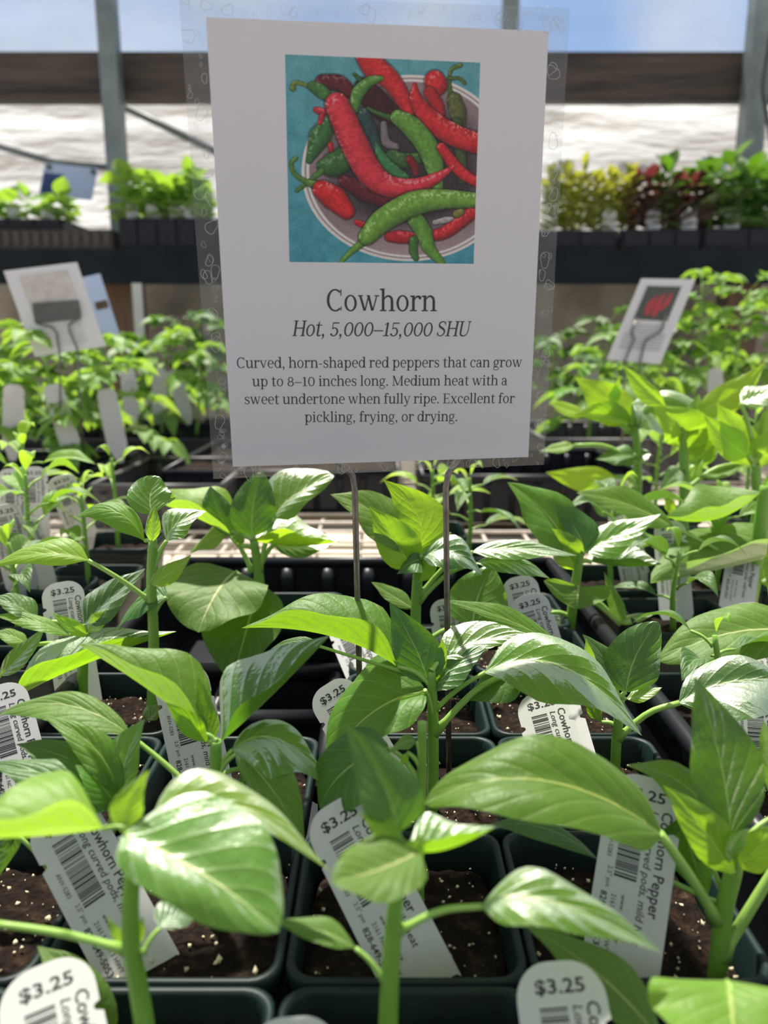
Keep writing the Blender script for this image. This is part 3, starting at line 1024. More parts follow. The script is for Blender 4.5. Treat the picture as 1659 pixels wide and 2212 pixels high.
plant(0, 0, .142, 'front pepper plant in the middle, upright shiny leaf over a small round one',
  [(838, 2270, 0, 42), (842, 2130, 0, 40), (850, 2000, 0, 36), (856, 1930, 0, 32), (862, 1860, 0, 28), (864, 1815, 0, 22)],
  [L((860, 1798, 0.1), (826, 1690, .35), (742, 1560, .7), (904, 1690, .4), (764, 1705, 1.4), bulge=.12, mat='leaf_dark'),
   L((905, 1840, -.2), (815, 1880, -.8), (715, 1905, -1.3), (800, 1808), (850, 1948), k='round', mat='leaf_dusty', bulge=.12),
   L((882, 1832, 0), (960, 1836, .1), (1070, 1786, .3), (955, 1756), (965, 1806, -.6), mat='leaf'),
   L((868, 1838, -.1), (828, 1792, 0), (776, 1756, .1), (850, 1775, .4), (812, 1812, .4), mat='leaf_pale', k='lance'),
   L((872, 1850, -.1), (893, 1835, -.2), (912, 1802, -.1), (878, 1818, .3), (918, 1848, .3), mat='leaf_pale'),
   L((1042, 1958, -.1), (1185, 1945, -.4), (1430, 2059, -.8), (1205, 1888), (1185, 2015), pet=(860, 2012, 0), pw=18, sag=.10, bulge=.16, mat='leaf'),
   L((768, 2048, .2), (690, 2010, .3), (582, 1990, .5), (705, 1982), (685, 2040), pet=(838, 2135, 0), pw=14, mat='leaf_dusty', k='lance')])

plant(0, 1, .128, 'front right pepper plant at the bottom edge, one broad leaf facing forward',
  [(1592, 2420, 0, 42), (1586, 2330, 0, 38), (1582, 2262, 0, 30)],
  [L((1570, 2118, .7), (1582, 2195, -.1), (1592, 2350, -1.2), (1405, 2205, .9), (1745, 2190, .9), k='round', mat='leaf_pale', bulge=.05, sag=.4),
   L((1425, 2245, 1.6), (1285, 2098, 2.6), (1137, 2002, 3.2), (1335, 2068), (1245, 2140), pet=(1575, 2300, 0), mat='leaf_dusty')])

plant(1, 1, .181, 'big right pepper plant whose long glossy leaf arches over a white tag',
  [(1548, 2125, 0, 42), (1555, 2050, 0, 40), (1565, 1960, 0, 38), (1585, 1880, 0, 36), (1592, 1830, 0, 26)],
  [L((1425, 1800, -.6), (1165, 1685, -1.2), (916, 1735, -.9), (1190, 1598), (1165, 1778), pet=(1548, 1985, 0), pw=26, sag=.02, bulge=.16, k='round', mat='leaf'),
   L((1580, 1808, -.1), (1555, 1640, .2), (1500, 1462, .8), (1478, 1600, .45), (1648, 1640, .45), mat='leaf_dark', bulge=-.06),
   L((1582, 1888, -.3), (1518, 1790, -.4), (1432, 1696, -.2), (1568, 1775, .5), (1478, 1812, .5), mat='leaf_pale'),
   L((1598, 1875, -.3), (1640, 1830, -.6), (1710, 1770, -.6), (1612, 1795, .5), (1668, 1870, .5), mat='leaf_pale'),
   L((1575, 1860, -.5), (1590, 1815, -.5), (1620, 1788, -.3), (1570, 1815, .4), (1612, 1825, .4), mat='leaf_pale', k='lance'),
   L((1472, 1765, .8), (1500, 1860, .8), (1527, 1940, .8), (1432, 1840, .8), (1548, 1860, .8), pet=(1572, 1960, .2), mat='leaf_dark'),
   L((1560, 1800, .6), (1470, 1690, 1.2), (1352, 1653, 1.6), (1492, 1660), (1440, 1725), mat='leaf'),
   L((1690, 1850, .2), (1730, 1790, .3), (1790, 1750, .4), (1720, 1740), (1735, 1830), pet=(1558, 2065, 0), pw=28, sag=0),
   L((1700, 1755, .5), (1668, 1650, .8), (1648, 1555, 1), (1638, 1640, .5), (1705, 1640, .5), mat='leaf_dusty'),
   L((1290, 1855, 1.8), (1170, 1787, 1.9), (1042, 1786, 2.1), (1165, 1765), (1165, 1818), pet=(1566, 1960, .4), sag=.05, mat='leaf_dark', k='lance')])

plant(1, -1, .21, 'tall pepper plant left of the sign wire with two wide wing-like leaves',
  [(457, 2075, -.6, 26), (458, 2000, -.5, 26), (462, 1850, -.2, 28), (466, 1690, 0, 28), (466, 1600, 0, 24)],
  [L((443, 1585, 0), (318, 1488, .3), (167, 1391, .9), (394, 1410), (330, 1452, -.6), mat='leaf', bulge=.16),
   L((478, 1602, .1), (582, 1508, .4), (713, 1373, 1.0), (535, 1408), (588, 1470, -.6), mat='leaf_dark', bulge=.10),
   L((456, 1602, 0), (442, 1540, .3), (428, 1460, .6), (420, 1530, .4), (470, 1540, .4), mat='leaf'),
   L((450, 1604, -.1), (407, 1562, -.4), (357, 1516, -.5), (424, 1542, .4), (394, 1584, .4), k='lance', mat='leaf'),
   L((502, 1620, 0), (605, 1598, .4), (722, 1706, .3), (610, 1560), (612, 1690), pet=(466, 1680, 0), mat='leaf', bulge=.15),
   L((510, 1628, -.2), (580, 1695, -.8), (658, 1824, -1.0), (650, 1680, .6), (540, 1700, .6), pet=(466, 1690, 0), mat='leaf_dusty'),
   L((283, 1590, .6), (140, 1522, 1.2), (-5, 1545, 1.5), (155, 1494), (130, 1568), pet=(462, 1755, -.1), pw=14, sag=.04, mat='leaf_dusty'),
   L((520, 1660, .3), (555, 1685, .8), (600, 1740, 1.0), (575, 1655), (530, 1715), mat='leaf_dark')])

plant(1, -2, .205, 'left pepper plant behind the slanted tag, its leaves folded into a V',
  [(110, 2035, 0, 26), (190, 1890, 0, 26), (240, 1790, 0, 24), (258, 1715, 0, 20)],
  [L((256, 1718, 0), (200, 1612, .4), (86, 1543, 1.0), (238, 1592), (168, 1640), mat='leaf', bulge=.16),
   L((262, 1718, .1), (272, 1640, .4), (313, 1553, .7), (228, 1605, .4), (302, 1648, .4), mat='leaf_dusty'),
   L((250, 1705, .3), (150, 1640, .9), (38, 1608, 1.4), (165, 1596), (130, 1690), mat='leaf_dark'),
   L((248, 1742, -.2), (130, 1682, -.3), (-30, 1650, 0), (140, 1636), (105, 1735), mat='leaf_dark'),
   L((250, 1745, 0), (215, 1692, -.2), (162, 1652, -.1), (240, 1675), (192, 1725), mat='leaf'),
   L((20, 1790, .2), (15, 1850, 0), (-30, 1920, 0), (42, 1830), (-20, 1850), mat='leaf_dark', pet=(150, 1950, 0))])

plant(1, 0, .205, 'pale-stemmed pepper plant rising straight behind the middle front plant',
  [(905, 1985, -.3, 22), (906, 1850, -.2, 22), (911, 1680, 0, 22), (912, 1560, .1, 20)],
  [L((840, 1615, .3), (745, 1665, .2), (690, 1745, .1), (715, 1605), (790, 1735), mat='leaf_dark', pet=(908, 1690, 0), k='round'),
   L((900, 1602, 0), (870, 1604, 0), (838, 1628, 0), (872, 1590), (868, 1622), pet=(911, 1650, 0), mat='leaf_dusty'),
   L((880, 1625, 0), (873, 1640, 0), (868, 1655, 0), (865, 1638), (882, 1642), pet=(910, 1660, 0), mat='leaf_pale', k='lance')])

plant(2, 0, .262, 'pepper plant in the pot that carries the sign, quilted round leaf on the left',
  [(935, 1770, 0, 24), (936, 1620, 0, 24), (935, 1540, 0, 24), (932, 1450, 0, 18)],
  [L((925, 1475, 0), (895, 1395, .3), (841, 1300, .9), (955, 1400, .5), (842, 1408, .5), mat='leaf_dark', bulge=-.08),
   L((938, 1492, 0), (988, 1432, .2), (1054, 1393, .4), (968, 1408), (1008, 1466), mat='leaf_dark'),
   L((955, 1425, .4), (1030, 1385, .9), (1150, 1372, 1.2), (1018, 1338), (1045, 1412), mat='leaf_dusty'),
   L((918, 1496, -.2), (805, 1540, -.5), (702, 1650, -.5), (792, 1438), (850, 1588, 1.6), pet=(936, 1560, 0), sag=.3, k='round', mat='leaf', bulge=.14, wave=.05, label='quilted round leaf with one edge rolled over'),
   L((918, 1490, -.5), (862, 1540, -.8), (795, 1585, -.8), (848, 1520, .5), (880, 1572, .5), mat='leaf_pale', k='lance', pet=(936, 1560, 0)),
   L((1048, 1452, -.3), (1215, 1440, -.6), (1387, 1590, -1.2), (1225, 1380), (1200, 1525), pet=(937, 1535, 0), pw=12, sag=.05, bulge=.15, mat='leaf'),
   L((1125, 1445, .3), (1065, 1478, .2), (1006, 1512, .1), (1055, 1445), (1110, 1512), pet=(937, 1585, 0), pw=16, mat='leaf_dark'),
   L((858, 1440, .1), (705, 1372, .2), (521, 1357, .7), (745, 1280), (712, 1322, -.6), pet=(932, 1480, 0), bulge=.14, mat='leaf'),
   L((690, 1396, .8), (640, 1385, 1.0), (585, 1402, 1.2), (640, 1375), (640, 1402), pet=(930, 1470, .2), pw=9, sag=.0, mat='leaf_dark'),
   L((940, 1480, .1), (952, 1420, .3), (956, 1380, .4), (935, 1430, .4), (966, 1425, .4), k='lance', mat='leaf_pale')])

plant(2, 1, .29, 'small dark pepper plant between the two right tags, one leaf bent toward the viewer',
  [(1328, 1690, 0, 22), (1332, 1600, 0, 22), (1340, 1508, 0, 20)],
  [L((1353, 1495, 0), (1372, 1420, .4), (1422, 1343, .8), (1312, 1400, .6), (1440, 1405, .6), mat='leaf_dark', k='round'),
   L((1352, 1510, 0), (1390, 1500, -.2), (1430, 1485, -.3), (1385, 1482), (1398, 1515), mat='leaf_pale', k='lance'),
   L((1330, 1502, .2), (1308, 1430, .5), (1258, 1370, 1), (1335, 1418), (1276, 1445), mat='leaf_dark'),
   L((1228, 1412, .4), (1095, 1338, .7), (951, 1297, 1.0), (1100, 1312), (1080, 1352), pet=(1338, 1520, .1), pw=9, mat='leaf', k='lance'),
   L((1468, 1518, -.2), (1595, 1470, .1), (1745, 1480, .5), (1590, 1415), (1592, 1568), pet=(1334, 1595, 0), pw=16, mat='leaf_dark', bulge=.15),
   L((1300, 1560, .2), (1278, 1530, .4), (1262, 1485, .6), (1295, 1515, .5), (1266, 1535, .5), mat='leaf', k='lance'),
   L((1295, 1470, -.1), (1275, 1420, -.1), (1266, 1378, 0), (1264, 1430, .4), (1286, 1420, .4), mat='leaf_pale', k='lance')])

plant(4, 0, .38, 'bright backlit pepper plant seen between the two sign wires',
  [(900, 1480, 0, 24), (898, 1330, 0, 22), (903, 1240, 0, 22), (905, 1200, 0, 18)],
  [L((905, 1185, .3), (900, 1110, .5), (828, 1037, .9), (962, 1100, .35), (855, 1135, .35), mat='leaf_pale', bulge=-.05),
   L((890, 1195, .1), (815, 1112, .4), (713, 1068, .6), (850, 1075), (785, 1150), mat='leaf_dusty'),
   L((890, 1230, -.2), (850, 1165, -.3), (797, 1093, -.1), (898, 1150, .35), (818, 1195, .35), mat='leaf_pale'),
   L((912, 1205, -.4), (978, 1193, -.9), (1042, 1243, -1.1), (985, 1158), (968, 1232), mat='leaf_dark', bulge=.16),
   L((912, 1210, -.3), (888, 1215, -.7), (857, 1240, -.9), (902, 1188), (895, 1246), mat='leaf_dark'),
   L((1022, 1192, .3), (1120, 1184, .5), (1246, 1200, .7), (1120, 1166), (1120, 1210), pet=(903, 1290, 0), mat='leaf_dusty'),
   L((1028, 1216, 0), (1110, 1214, .3), (1188, 1250, .5), (1112, 1200), (1095, 1240), pet=(903, 1300, 0), mat='leaf'),
   L((1022, 1350, 0), (1032, 1290, .6), (1063, 1224, 1.2), (970, 1285, .7), (1098, 1312, .7), pet=(902, 1400, 0), mat='leaf_dusty', k='round'),
   L((892, 1314, .2), (845, 1285, .5), (802, 1257, .8), (852, 1266), (838, 1300), mat='leaf_dusty'),
   L((905, 1255, -.3), (925, 1215, -.3), (940, 1165, -.1), (900, 1205, .35), (945, 1225, .35), mat='leaf_pale'),
   L((905, 1225, .2), (940, 1180, .5), (975, 1150, .7), (915, 1170, .4), (960, 1200, .4), mat='leaf_pale')])

plant(5, 1, .445, 'pepper plant right of the sign with a saddle-shaped leaf low in front',
  [(1228, 1385, 0, 24), (1238, 1300, 0, 22), (1248, 1230, 0, 20), (1254, 1195, 0, 16)],
  [L((1238, 1205, .2), (1180, 1110, .5), (1096, 1042, 1.0), (1228, 1082), (1140, 1148), mat='leaf', bulge=.16),
   L((1262, 1192, .2), (1325, 1160, .4), (1428, 1110, .8), (1305, 1132), (1355, 1190), mat='leaf'),
   L((1278, 1214, 0), (1352, 1224, 0), (1430, 1219, -.2), (1350, 1164), (1345, 1206, -.6), mat='leaf_dark'),
   L((1250, 1268, -.3), (1248, 1292, -.8), (1245, 1316, -1.2), (1178, 1252, -.2), (1320, 1258, -.2), mat='leaf_dusty', k='round', bulge=-.1),
   L((1242, 1230, -.1), (1212, 1180, -.2), (1166, 1138, -.1), (1250, 1165, .35), (1198, 1210, .35), mat='leaf_pale'),
   L((1262, 1195, .1), (1240, 1140, .5), (1180, 1075, 1.0), (1280, 1120), (1215, 1150), mat='leaf_dark'),
   L((1340, 1350, -.2), (1325, 1300, .1), (1305, 1235, .4), (1308, 1290, .4), (1350, 1310, .4), mat='leaf_dusty', pet=(1245, 1280, 0)),
   L((1335, 1345, -.2), (1370, 1335, -.2), (1415, 1326, 0), (1368, 1325), (1372, 1348), mat='leaf_pale', pet=(1240, 1290, 0)),
   L((1180, 1325, 0), (1205, 1345, .3), (1240, 1370, .3), (1208, 1325), (1195, 1362), mat='leaf_dark')])

plant(5, -1, .45, 'pepper plant over the empty tray slots, one upright oval leaf below the sign corner',
  [(552, 1400, 0, 26), (560, 1290, 0, 24), (558, 1235, 0, 22), (548, 1165, 0, 18)],
  [L((545, 1158, 0), (547, 1090, .3), (566, 1019, .8), (500, 1095, .4), (597, 1090, .4), mat='leaf_dark', k='round'),
   L((593, 1118, .2), (640, 1068, .5), (722, 1028, .9), (600, 1025), (672, 1085), pet=(560, 1235, 0), mat='leaf_dusty', k='round'),
   L((548, 1168, -.1), (632, 1178, -.2), (726, 1173, .1), (645, 1112), (620, 1148, -.6), mat='leaf_pale', bulge=.12),
   L((498, 1158, 0), (418, 1116, .1), (303, 1072, .4), (445, 1043), (405, 1084, -.6), pet=(545, 1235, 0), mat='leaf_pale', bulge=.1),
   L((500, 1160, .2), (470, 1100, .5), (455, 1050, .9), (425, 1075, .5), (495, 1080, .5), mat='leaf_dark'),
   L((498, 1150, .3), (450, 1165, .5), (410, 1195, .4), (470, 1135), (460, 1185), mat='leaf_pale'),
   L((520, 1180, -.2), (515, 1165, -.2), (505, 1140, 0), (503, 1160, .3), (528, 1165, .3), mat='leaf_pale', k='lance'),
   L((592, 1175, .6), (660, 1180, .9), (745, 1160, 1.2), (665, 1160), (655, 1205), mat='leaf_dusty', pet=(558, 1235, 0)),
   L((508, 1234, -.2), (465, 1285, -2.8), (428, 1366, -5.0), (358, 1262, 1.0), (566, 1300, 1.0), k='round', mat='leaf_dusty', pet=(556, 1300, 0), bulge=.05, wave=.05, label='large dusty round leaf with a pale midrib'),
   L((562, 1262, -.8), (530, 1370, -3.2), (500, 1480, -5.2), (425, 1372, .8), (615, 1330, .8), mat='leaf', pet=(560, 1300, 0), bulge=.05)])

plant(3, -2, .34, 'left pepper plant with a tall pale stem and a curled leaf tip at its top',
  [(328, 1575, 0, 26), (332, 1400, 0, 24), (327, 1260, 0, 22), (330, 1170, 0, 20)],
  [L((312, 1168, 0), (250, 1105, .1), (162, 1118, .4), (255, 1082, 1.6), (240, 1142, .4), mat='leaf', bulge=.12),
   L((330, 1110, .4), (325, 1070, .8), (345, 1030, 1.2), (278, 1052, .6), (378, 1048, .6), mat='leaf_dusty', k='round', pet=(328, 1190, 0)),
   L((328, 1170, -.2), (330, 1130, -.1), (334, 1088, .1), (315, 1130, .3), (348, 1132, .3), mat='leaf_pale', bulge=.3),
   L((360, 1168, .2), (385, 1130, .4), (445, 1105, .8), (370, 1098), (410, 1150), pet=(332, 1230, 0), mat='leaf'),
   L((322, 1262, -.2), (365, 1240, -.3), (413, 1198, 0), (350, 1222, .5), (388, 1250, .5), mat='leaf_pale', pet=(329, 1300, 0)),
   L((190, 1210, -.6), (90, 1196, -1.0), (-20, 1225, -1.2), (115, 1164, 1.4), (95, 1222, .6), pet=(328, 1300, 0), pw=12, sag=.03, mat='leaf_pale', bulge=.14),
   L((360, 1290, .2), (300, 1300, .3), (248, 1368, .2), (330, 1262), (300, 1335), mat='leaf_dark', pet=(331, 1330, 0)),
   L((300, 1560, -.3), (330, 1545, -.6), (345, 1520, -.8), (310, 1530), (342, 1552), mat='leaf', k='lance')])

plant(4, -3, .35, 'pepper plant beside the left price tag, long dark leaf sweeping to the right',
  [(180, 1540, 0, 24), (178, 1480, 0, 24), (180, 1420, 0, 22), (185, 1360, 0, 18)],
  [L((182, 1348, 0), (235, 1295, .3), (314, 1228, .8), (200, 1275), (262, 1318), mat='leaf_dark', bulge=.14),
   L((190, 1372, -.3), (150, 1350, -.5), (112, 1324, -.4), (158, 1336, .5), (150, 1368, .5), mat='leaf_pale'),
   L((190, 1368, -.2), (215, 1342, -.3), (238, 1312, -.1), (196, 1330, .5), (226, 1352, .5), mat='leaf_pale', k='lance'),
   L((150, 1372, -.2), (70, 1340, -.3), (-15, 1330, 0), (60, 1322), (70, 1362), mat='leaf'),
   L((30, 1510, -1.5), (172, 1440, -1.6), (381, 1364, -.6), (165, 1366), (150, 1410, -.6), pet=(-30, 1560, -1.6), mat='leaf', bulge=.16, pw=20),
   L((80, 1345, .2), (40, 1310, .3), (-20, 1290, .4), (45, 1278), (35, 1335), mat='leaf_dark'),
   L((0, 1460, -.8), (50, 1410, -.6), (97, 1356, -.3), (20, 1410), (70, 1420), mat='leaf', pet=(-60, 1500, -.8)),
   L((60, 1395, .3), (30, 1375, .3), (-15, 1365, .4), (25, 1355), (30, 1400), mat='leaf_dusty')])

plant(3, 3, .36, 'pepper plant cut off by the right picture edge, huge shaded leaf over the right tags',
  [(1740, 1600, 0, 30), (1735, 1480, 0, 28), (1728, 1380, 0, 24)],
  [L((1715, 1365, 0), (1575, 1368, -.3), (1421, 1428, -.5), (1560, 1312), (1595, 1432), mat='leaf_dusty', bulge=.14, k='round'),
   L((1720, 1330, .5), (1690, 1240, .8), (1660, 1160, 1.2), (1740, 1240), (1650, 1260), mat='leaf')])

plant(6, 4, .49, 'stout pepper plant at the right edge, wide glossy leaf pointing left',
  [(1612, 1330, 0, 36), (1632, 1220, 0, 34), (1645, 1120, 0, 30), (1655, 1050, 0, 24)],
  [L((1710, 1190, -.5), (1570, 1226, -1.5), (1405, 1260, -2.4), (1520, 1142), (1590, 1186, -.6), mat='leaf_dusty', bulge=.14, k='round'),
   L((1642, 1064, 0), (1545, 1122, -.4), (1437, 1116, -1), (1515, 1048), (1565, 1088, -.5), mat='leaf', bulge=.14),
   L((1455, 1138, -1), (1345, 1086, -1.3), (1245, 1065, -1.3), (1355, 1054), (1345, 1118), pet=(1628, 1240, 0), pw=10, sag=.02, mat='leaf'),
   L((1612, 1288, -.2), (1606, 1264, -.2), (1603, 1234, 0), (1596, 1265, .4), (1618, 1262, .4), mat='leaf_pale', k='lance'),
   L((1640, 1255, 0), (1665, 1240, 0), (1690, 1200, 0), (1645, 1222), (1670, 1262), mat='leaf_pale'),
   L((1655, 1060, 0), (1670, 1030, .2), (1700, 1000, .4), (1655, 1030), (1690, 1040), mat='leaf_pale')])

plant(8, 4, .66, 'backlit pepper plant behind the sign edge, yellow-green leaves spread wide to the left',
  [(1380, 1150, 0, 20), (1378, 1042, 0, 18), (1376, 965, 0, 16), (1368, 915, 0, 14)],
  [L((1366, 912, 0), (1310, 862, .2), (1244, 816, .5), (1345, 838, .3), (1270, 892, .3), mat='leaf_pale', bulge=-.04),
   L((1364, 915, -.3), (1300, 898, -.6), (1238, 897, -.7), (1320, 868, .3), (1320, 915, .3), mat='leaf_pale'),
   L((1262, 896, .3), (1222, 884, .4), (1185, 868, .5), (1225, 868), (1222, 900), mat='leaf_pale', pet=(1360, 930, 0)),
   L((1318, 870, .3), (1330, 850, .4), (1337, 812, .5), (1316, 845, .3), (1342, 852, .3), mat='leaf_pale'),
   L((1368, 870, .3), (1410, 900, .1), (1458, 945, -.2), (1420, 868), (1395, 930), mat='leaf_dusty'),
   L((1370, 912, 0), (1440, 855, -.3), (1540, 905, -.6), (1450, 842, 1.5), (1445, 885, .4), mat='leaf_dusty'),
   L((1370, 985, -.3), (1340, 985, -.4), (1285, 992, -.4), (1345, 962), (1335, 1010), mat='leaf_dark'),
   L((1378, 990, 0), (1400, 980, -.3), (1410, 985, -.5), (1385, 972), (1395, 995), mat='leaf_dark'),
   L((1330, 1030, -.8), (1265, 1028, -1.2), (1178, 1020, -1.4), (1250, 1006, .4), (1225, 1064, .4), mat='leaf_pale', pet=(1378, 1050, 0)),
   L((1240, 962, .3), (1205, 968, .4), (1165, 975, .5), (1205, 956), (1205, 980), mat='leaf_dusty', pet=(1375, 1000, 0)),
   L((1320, 1110, 0), (1300, 1095, 0), (1265, 1075, 0), (1305, 1080), (1290, 1110), mat='leaf_dark')])

plant(7, 4, .60, 'tallest right pepper plant, large yellow-green folded leaf facing the sun',
  [(1480, 1160, 0, 24), (1478, 1057, 0, 22), (1476, 970, 0, 18), (1470, 925, 0, 14)],
  [L((1478, 968, -.2), (1470, 920, -.3), (1412, 880, -.2), (1535, 915, .3), (1432, 945, .3), mat='leaf_pale', k='round'),
   L((1440, 880, .2), (1395, 838, .3), (1342, 786, .6), (1415, 835, .35), (1385, 868, .35), mat='leaf_pale', k='lance'),
   L((1500, 892, .4), (1585, 850, .6), (1654, 780, .9), (1570, 822, .4), (1600, 880, .4), mat='leaf_pale'),
   L((1478, 950, .2), (1500, 905, .5), (1510, 850, .8), (1470, 890), (1520, 900), mat='leaf_dusty'),
   L((1480, 1000, 0), (1520, 980, .2), (1560, 935, .5), (1505, 945, .4), (1555, 985, .4), mat='leaf'),
   L((1478, 1010, -.1), (1455, 1030, -.2), (1425, 1060, -.2), (1440, 1015), (1460, 1050), mat='leaf_dark'),
   L((1482, 1040, -.2), (1500, 1015, -.2), (1520, 990, 0), (1492, 1005), (1515, 1025), mat='leaf_pale', k='lance'),
   L((1600, 1000, .2), (1560, 1022, -.2), (1500, 1030, -.4), (1560, 1008), (1555, 1036), mat='leaf_dusty', pet=(1480, 1060, 0)),
   L((1435, 1075, 0), (1450, 1095, -.1), (1462, 1130, -.1), (1438, 1100), (1460, 1090), mat='leaf_pale', k='lance')])

plant(7, 5, .58, 'pepper plant at the right edge whose pointed yellow leaf stands upright',
  [(1640, 1180, 0, 26), (1638, 1090, 0, 24), (1632, 1010, 0, 20)],
  [L((1622, 1005, -.2), (1592, 945, -.2), (1548, 872, .1), (1620, 905, .3), (1545, 950, .3), mat='leaf_pale', bulge=-.05),
   L((1615, 985, -.3), (1570, 950, -.4), (1520, 895, -.3), (1600, 930, .4), (1545, 975, .4), mat='leaf_pale'),
   L((1640, 1010, -.3), (1660, 960, -.4), (1700, 925, -.4), (1626, 950, .4), (1690, 975, .4), mat='leaf_pale'),
   L((1640, 990, .3), (1655, 930, .6), (1660, 870, 1), (1630, 920), (1680, 930), mat='leaf_dusty'),
   L((1600, 870, .5), (1640, 855, .6), (1690, 830, .8), (1630, 830), (1650, 880), mat='leaf_dusty', pet=(1632, 1000, 0))])

# ---------------------------------------------------------------- pepper plants too small or blurred to trace
auto_pepper(8, -4, 'slender pepper plant at the left edge, topmost of the left seedlings', h=.085, n=9, seed=3, ll=.040, xy=(W(58, 985, .62).x, .62), mat='leaf')
auto_pepper(6, -4, 'bushy pepper seedling standing in front of two white tags at far left', h=.078, n=10, seed=8, ll=.042, xy=(W(66, 1120, .50).x, .50), mat='leaf')
auto_pepper(6, -3, 'pepper seedling in brown soil just above the left price tag', h=.060, n=8, seed=12, ll=.038, xy=(W(182, 1160, .53).x, .53), mat='leaf')
auto_pepper(8, -3, 'thin pepper seedling standing alone behind the tall pale-stemmed plant', h=.070, n=6, seed=21, ll=.036, xy=(W(257, 1100, .64).x, .64), mat='leaf_pale')
auto_pepper(5, -4, 'low pepper seedling at the left edge below the printed tags', h=.050, n=7, seed=27, ll=.040, xy=(W(20, 1300, .43).x, .43), mat='leaf_dark')
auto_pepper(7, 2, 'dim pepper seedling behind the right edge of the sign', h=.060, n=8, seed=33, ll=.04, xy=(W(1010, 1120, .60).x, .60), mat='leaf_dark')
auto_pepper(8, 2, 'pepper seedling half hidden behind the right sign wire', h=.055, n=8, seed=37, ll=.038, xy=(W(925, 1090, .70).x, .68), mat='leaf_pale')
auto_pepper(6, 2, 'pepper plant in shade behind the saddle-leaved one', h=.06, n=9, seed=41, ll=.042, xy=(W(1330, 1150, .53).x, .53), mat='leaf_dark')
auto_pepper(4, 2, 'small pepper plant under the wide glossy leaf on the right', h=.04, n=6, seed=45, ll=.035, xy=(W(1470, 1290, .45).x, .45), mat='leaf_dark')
auto_pepper(9, 4, 'pepper plant behind the tallest right one, mostly hidden by it', h=.085, n=10, seed=51, ll=.045, xy=(W(1420, 960, .78).x, .76), mat='leaf')
auto_pepper(9, 5, 'leafy pepper plant far right behind the upright yellow leaf', h=.10, n=11, seed=55, ll=.045, xy=(W(1600, 900, .80).x, .75), mat='leaf_dusty')
auto_pepper(3, 2, 'low dark pepper plant in the right pot with the loose brown soil', h=.03, n=5, seed=59, ll=.03, mat='leaf_dark')
auto_pepper(5, 3, 'pepper plant beside the lettered tag on the right, leaves in shade', h=.055, n=8, seed=63, ll=.04, xy=(W(1560, 1230, .52).x, .53), mat='leaf')
# pots whose plants stay outside the picture or behind others
for (r, c, lab) in ((2, -2, 'black pot of soil under the V-folded leaves on the left'), (2, -1, 'dark pot of soil behind the tall left plant'),
                    (3, 0, 'dark pot of soil behind the sign wires'), (3, 1, 'dark pot of soil behind the second right price tag'),
                    (2, 2, 'dark pot of soil at the right edge with a brown chip'), (1, 2, 'dark pot of soil at the right edge beside the big plant'),
                    (0, -2, 'dark pot of soil in the bottom left corner'), (4, 1, 'dark pot of soil between the two right price tags')):
    if (r, c) == (1, 2): continue
    potted('soil_pot', r, c, lab, 'plant pot')
# ---------------------------------------------------------------- the laminated sign
SX = Vector((.99673, .13470, .01377)).normalized()
SYD = Vector((.00716, .06812, -.99175))
SYD = (SYD - SX * SYD.dot(SX)).normalized()          # down the sheet
SN = SX.cross(-SYD).normalized()                     # towards the reader
SO = CAM + Vector((-.05415, .25995, .09852))         # top left corner of the paper
if SN.dot(CAM - SO) < 0: SN = -SN


def sign_uv(px, py):
    d = ray(px, py)
    k = (SO - CAM).dot(SN) / d.dot(SN)
    p = CAM + d * k - SO
    return p.dot(SX), p.dot(SYD)


def sp3(u, v, h=0.0): return SO + SX * u + SYD * v + SN * h


def sheet(name, corners, h0, h1, mat, parent, back=True):
    mb = MB()
    vs = [sp3(u, v, h0) for u, v in corners] + [sp3(u, v, h1) for u, v in corners]
    mb.add(vs, ([(0, 1, 2, 3)] if back else []) + [(7, 6, 5, 4), (0, 4, 5, 1), (1, 5, 6, 2), (2, 6, 7, 3), (3, 7, 4, 0)])
    return mb.build(name, mat, parent, SO)


sign = empty('laminated_sign', sp3(.054, .14), 'large laminated sheet in front with a picture of red and green peppers and pepper name', 'sign')
PW, PHT = .1081, .1397
paper = sheet('paper', [(0, 0), (PW, 0), (PW, PHT), (0, PHT)], -.0001, .0003, M['paper'], sign, back=False)
LC = [sign_uv(386, -12), sign_uv(1231, 18), sign_uv(1175, 1003), sign_uv(461, 1034)]
sheet('laminate_front', LC, .00035, .0004, M['laminate'], sign)
sheet('laminate_back', LC, -.0004, -.00035, M['laminate'], sign)

mb = MB()


def text_on_sign(text, pxl, pxr, py_l, py_r, yk=1.1, slant=0.0):
    polys, adv = serif_line(text, slant)
    xs = [q[0] for p in polys for q in p]
    x0, x1 = min(xs), max(xs)
    a = Vector(sign_uv(pxl, py_l)); b = Vector(sign_uv(pxr, py_r))
    e = (b - a); s = e.length / (x1 - x0); e.normalize()
    f = Vector((e.y, -e.x))        # up on the sheet (v grows downwards)
    for p in polys:
        pts = [a + e * ((x - x0) * s) + f * (y * s * yk) for x, y in p]
        vs = [sp3(q.x, q.y, .00033) for q in pts]
        n = mb.add(vs, [tuple(range(len(vs)))])


text_on_sign('Cowhorn', 706, 943, 672, 672.5, 1.12)
text_on_sign('Hot, 5,000–15,000 SHU', 631, 1017, 726, 726.5, 1.18, .2)
text_on_sign('Curved, horn-shaped red peppers that can grow', 512, 1127, 795, 793, 1.1)
text_on_sign('up to 8–10 inches long. Medium heat with a', 545, 1095, 834.5, 832, 1.1)
text_on_sign('sweet undertone when fully ripe. Excellent for', 529, 1111, 873, 870.5, 1.1)
text_on_sign('pickling, frying, or drying.', 658, 987, 911.5, 909.5, 1.1)
mb.build('lettering', M['ink'], paper, SO)

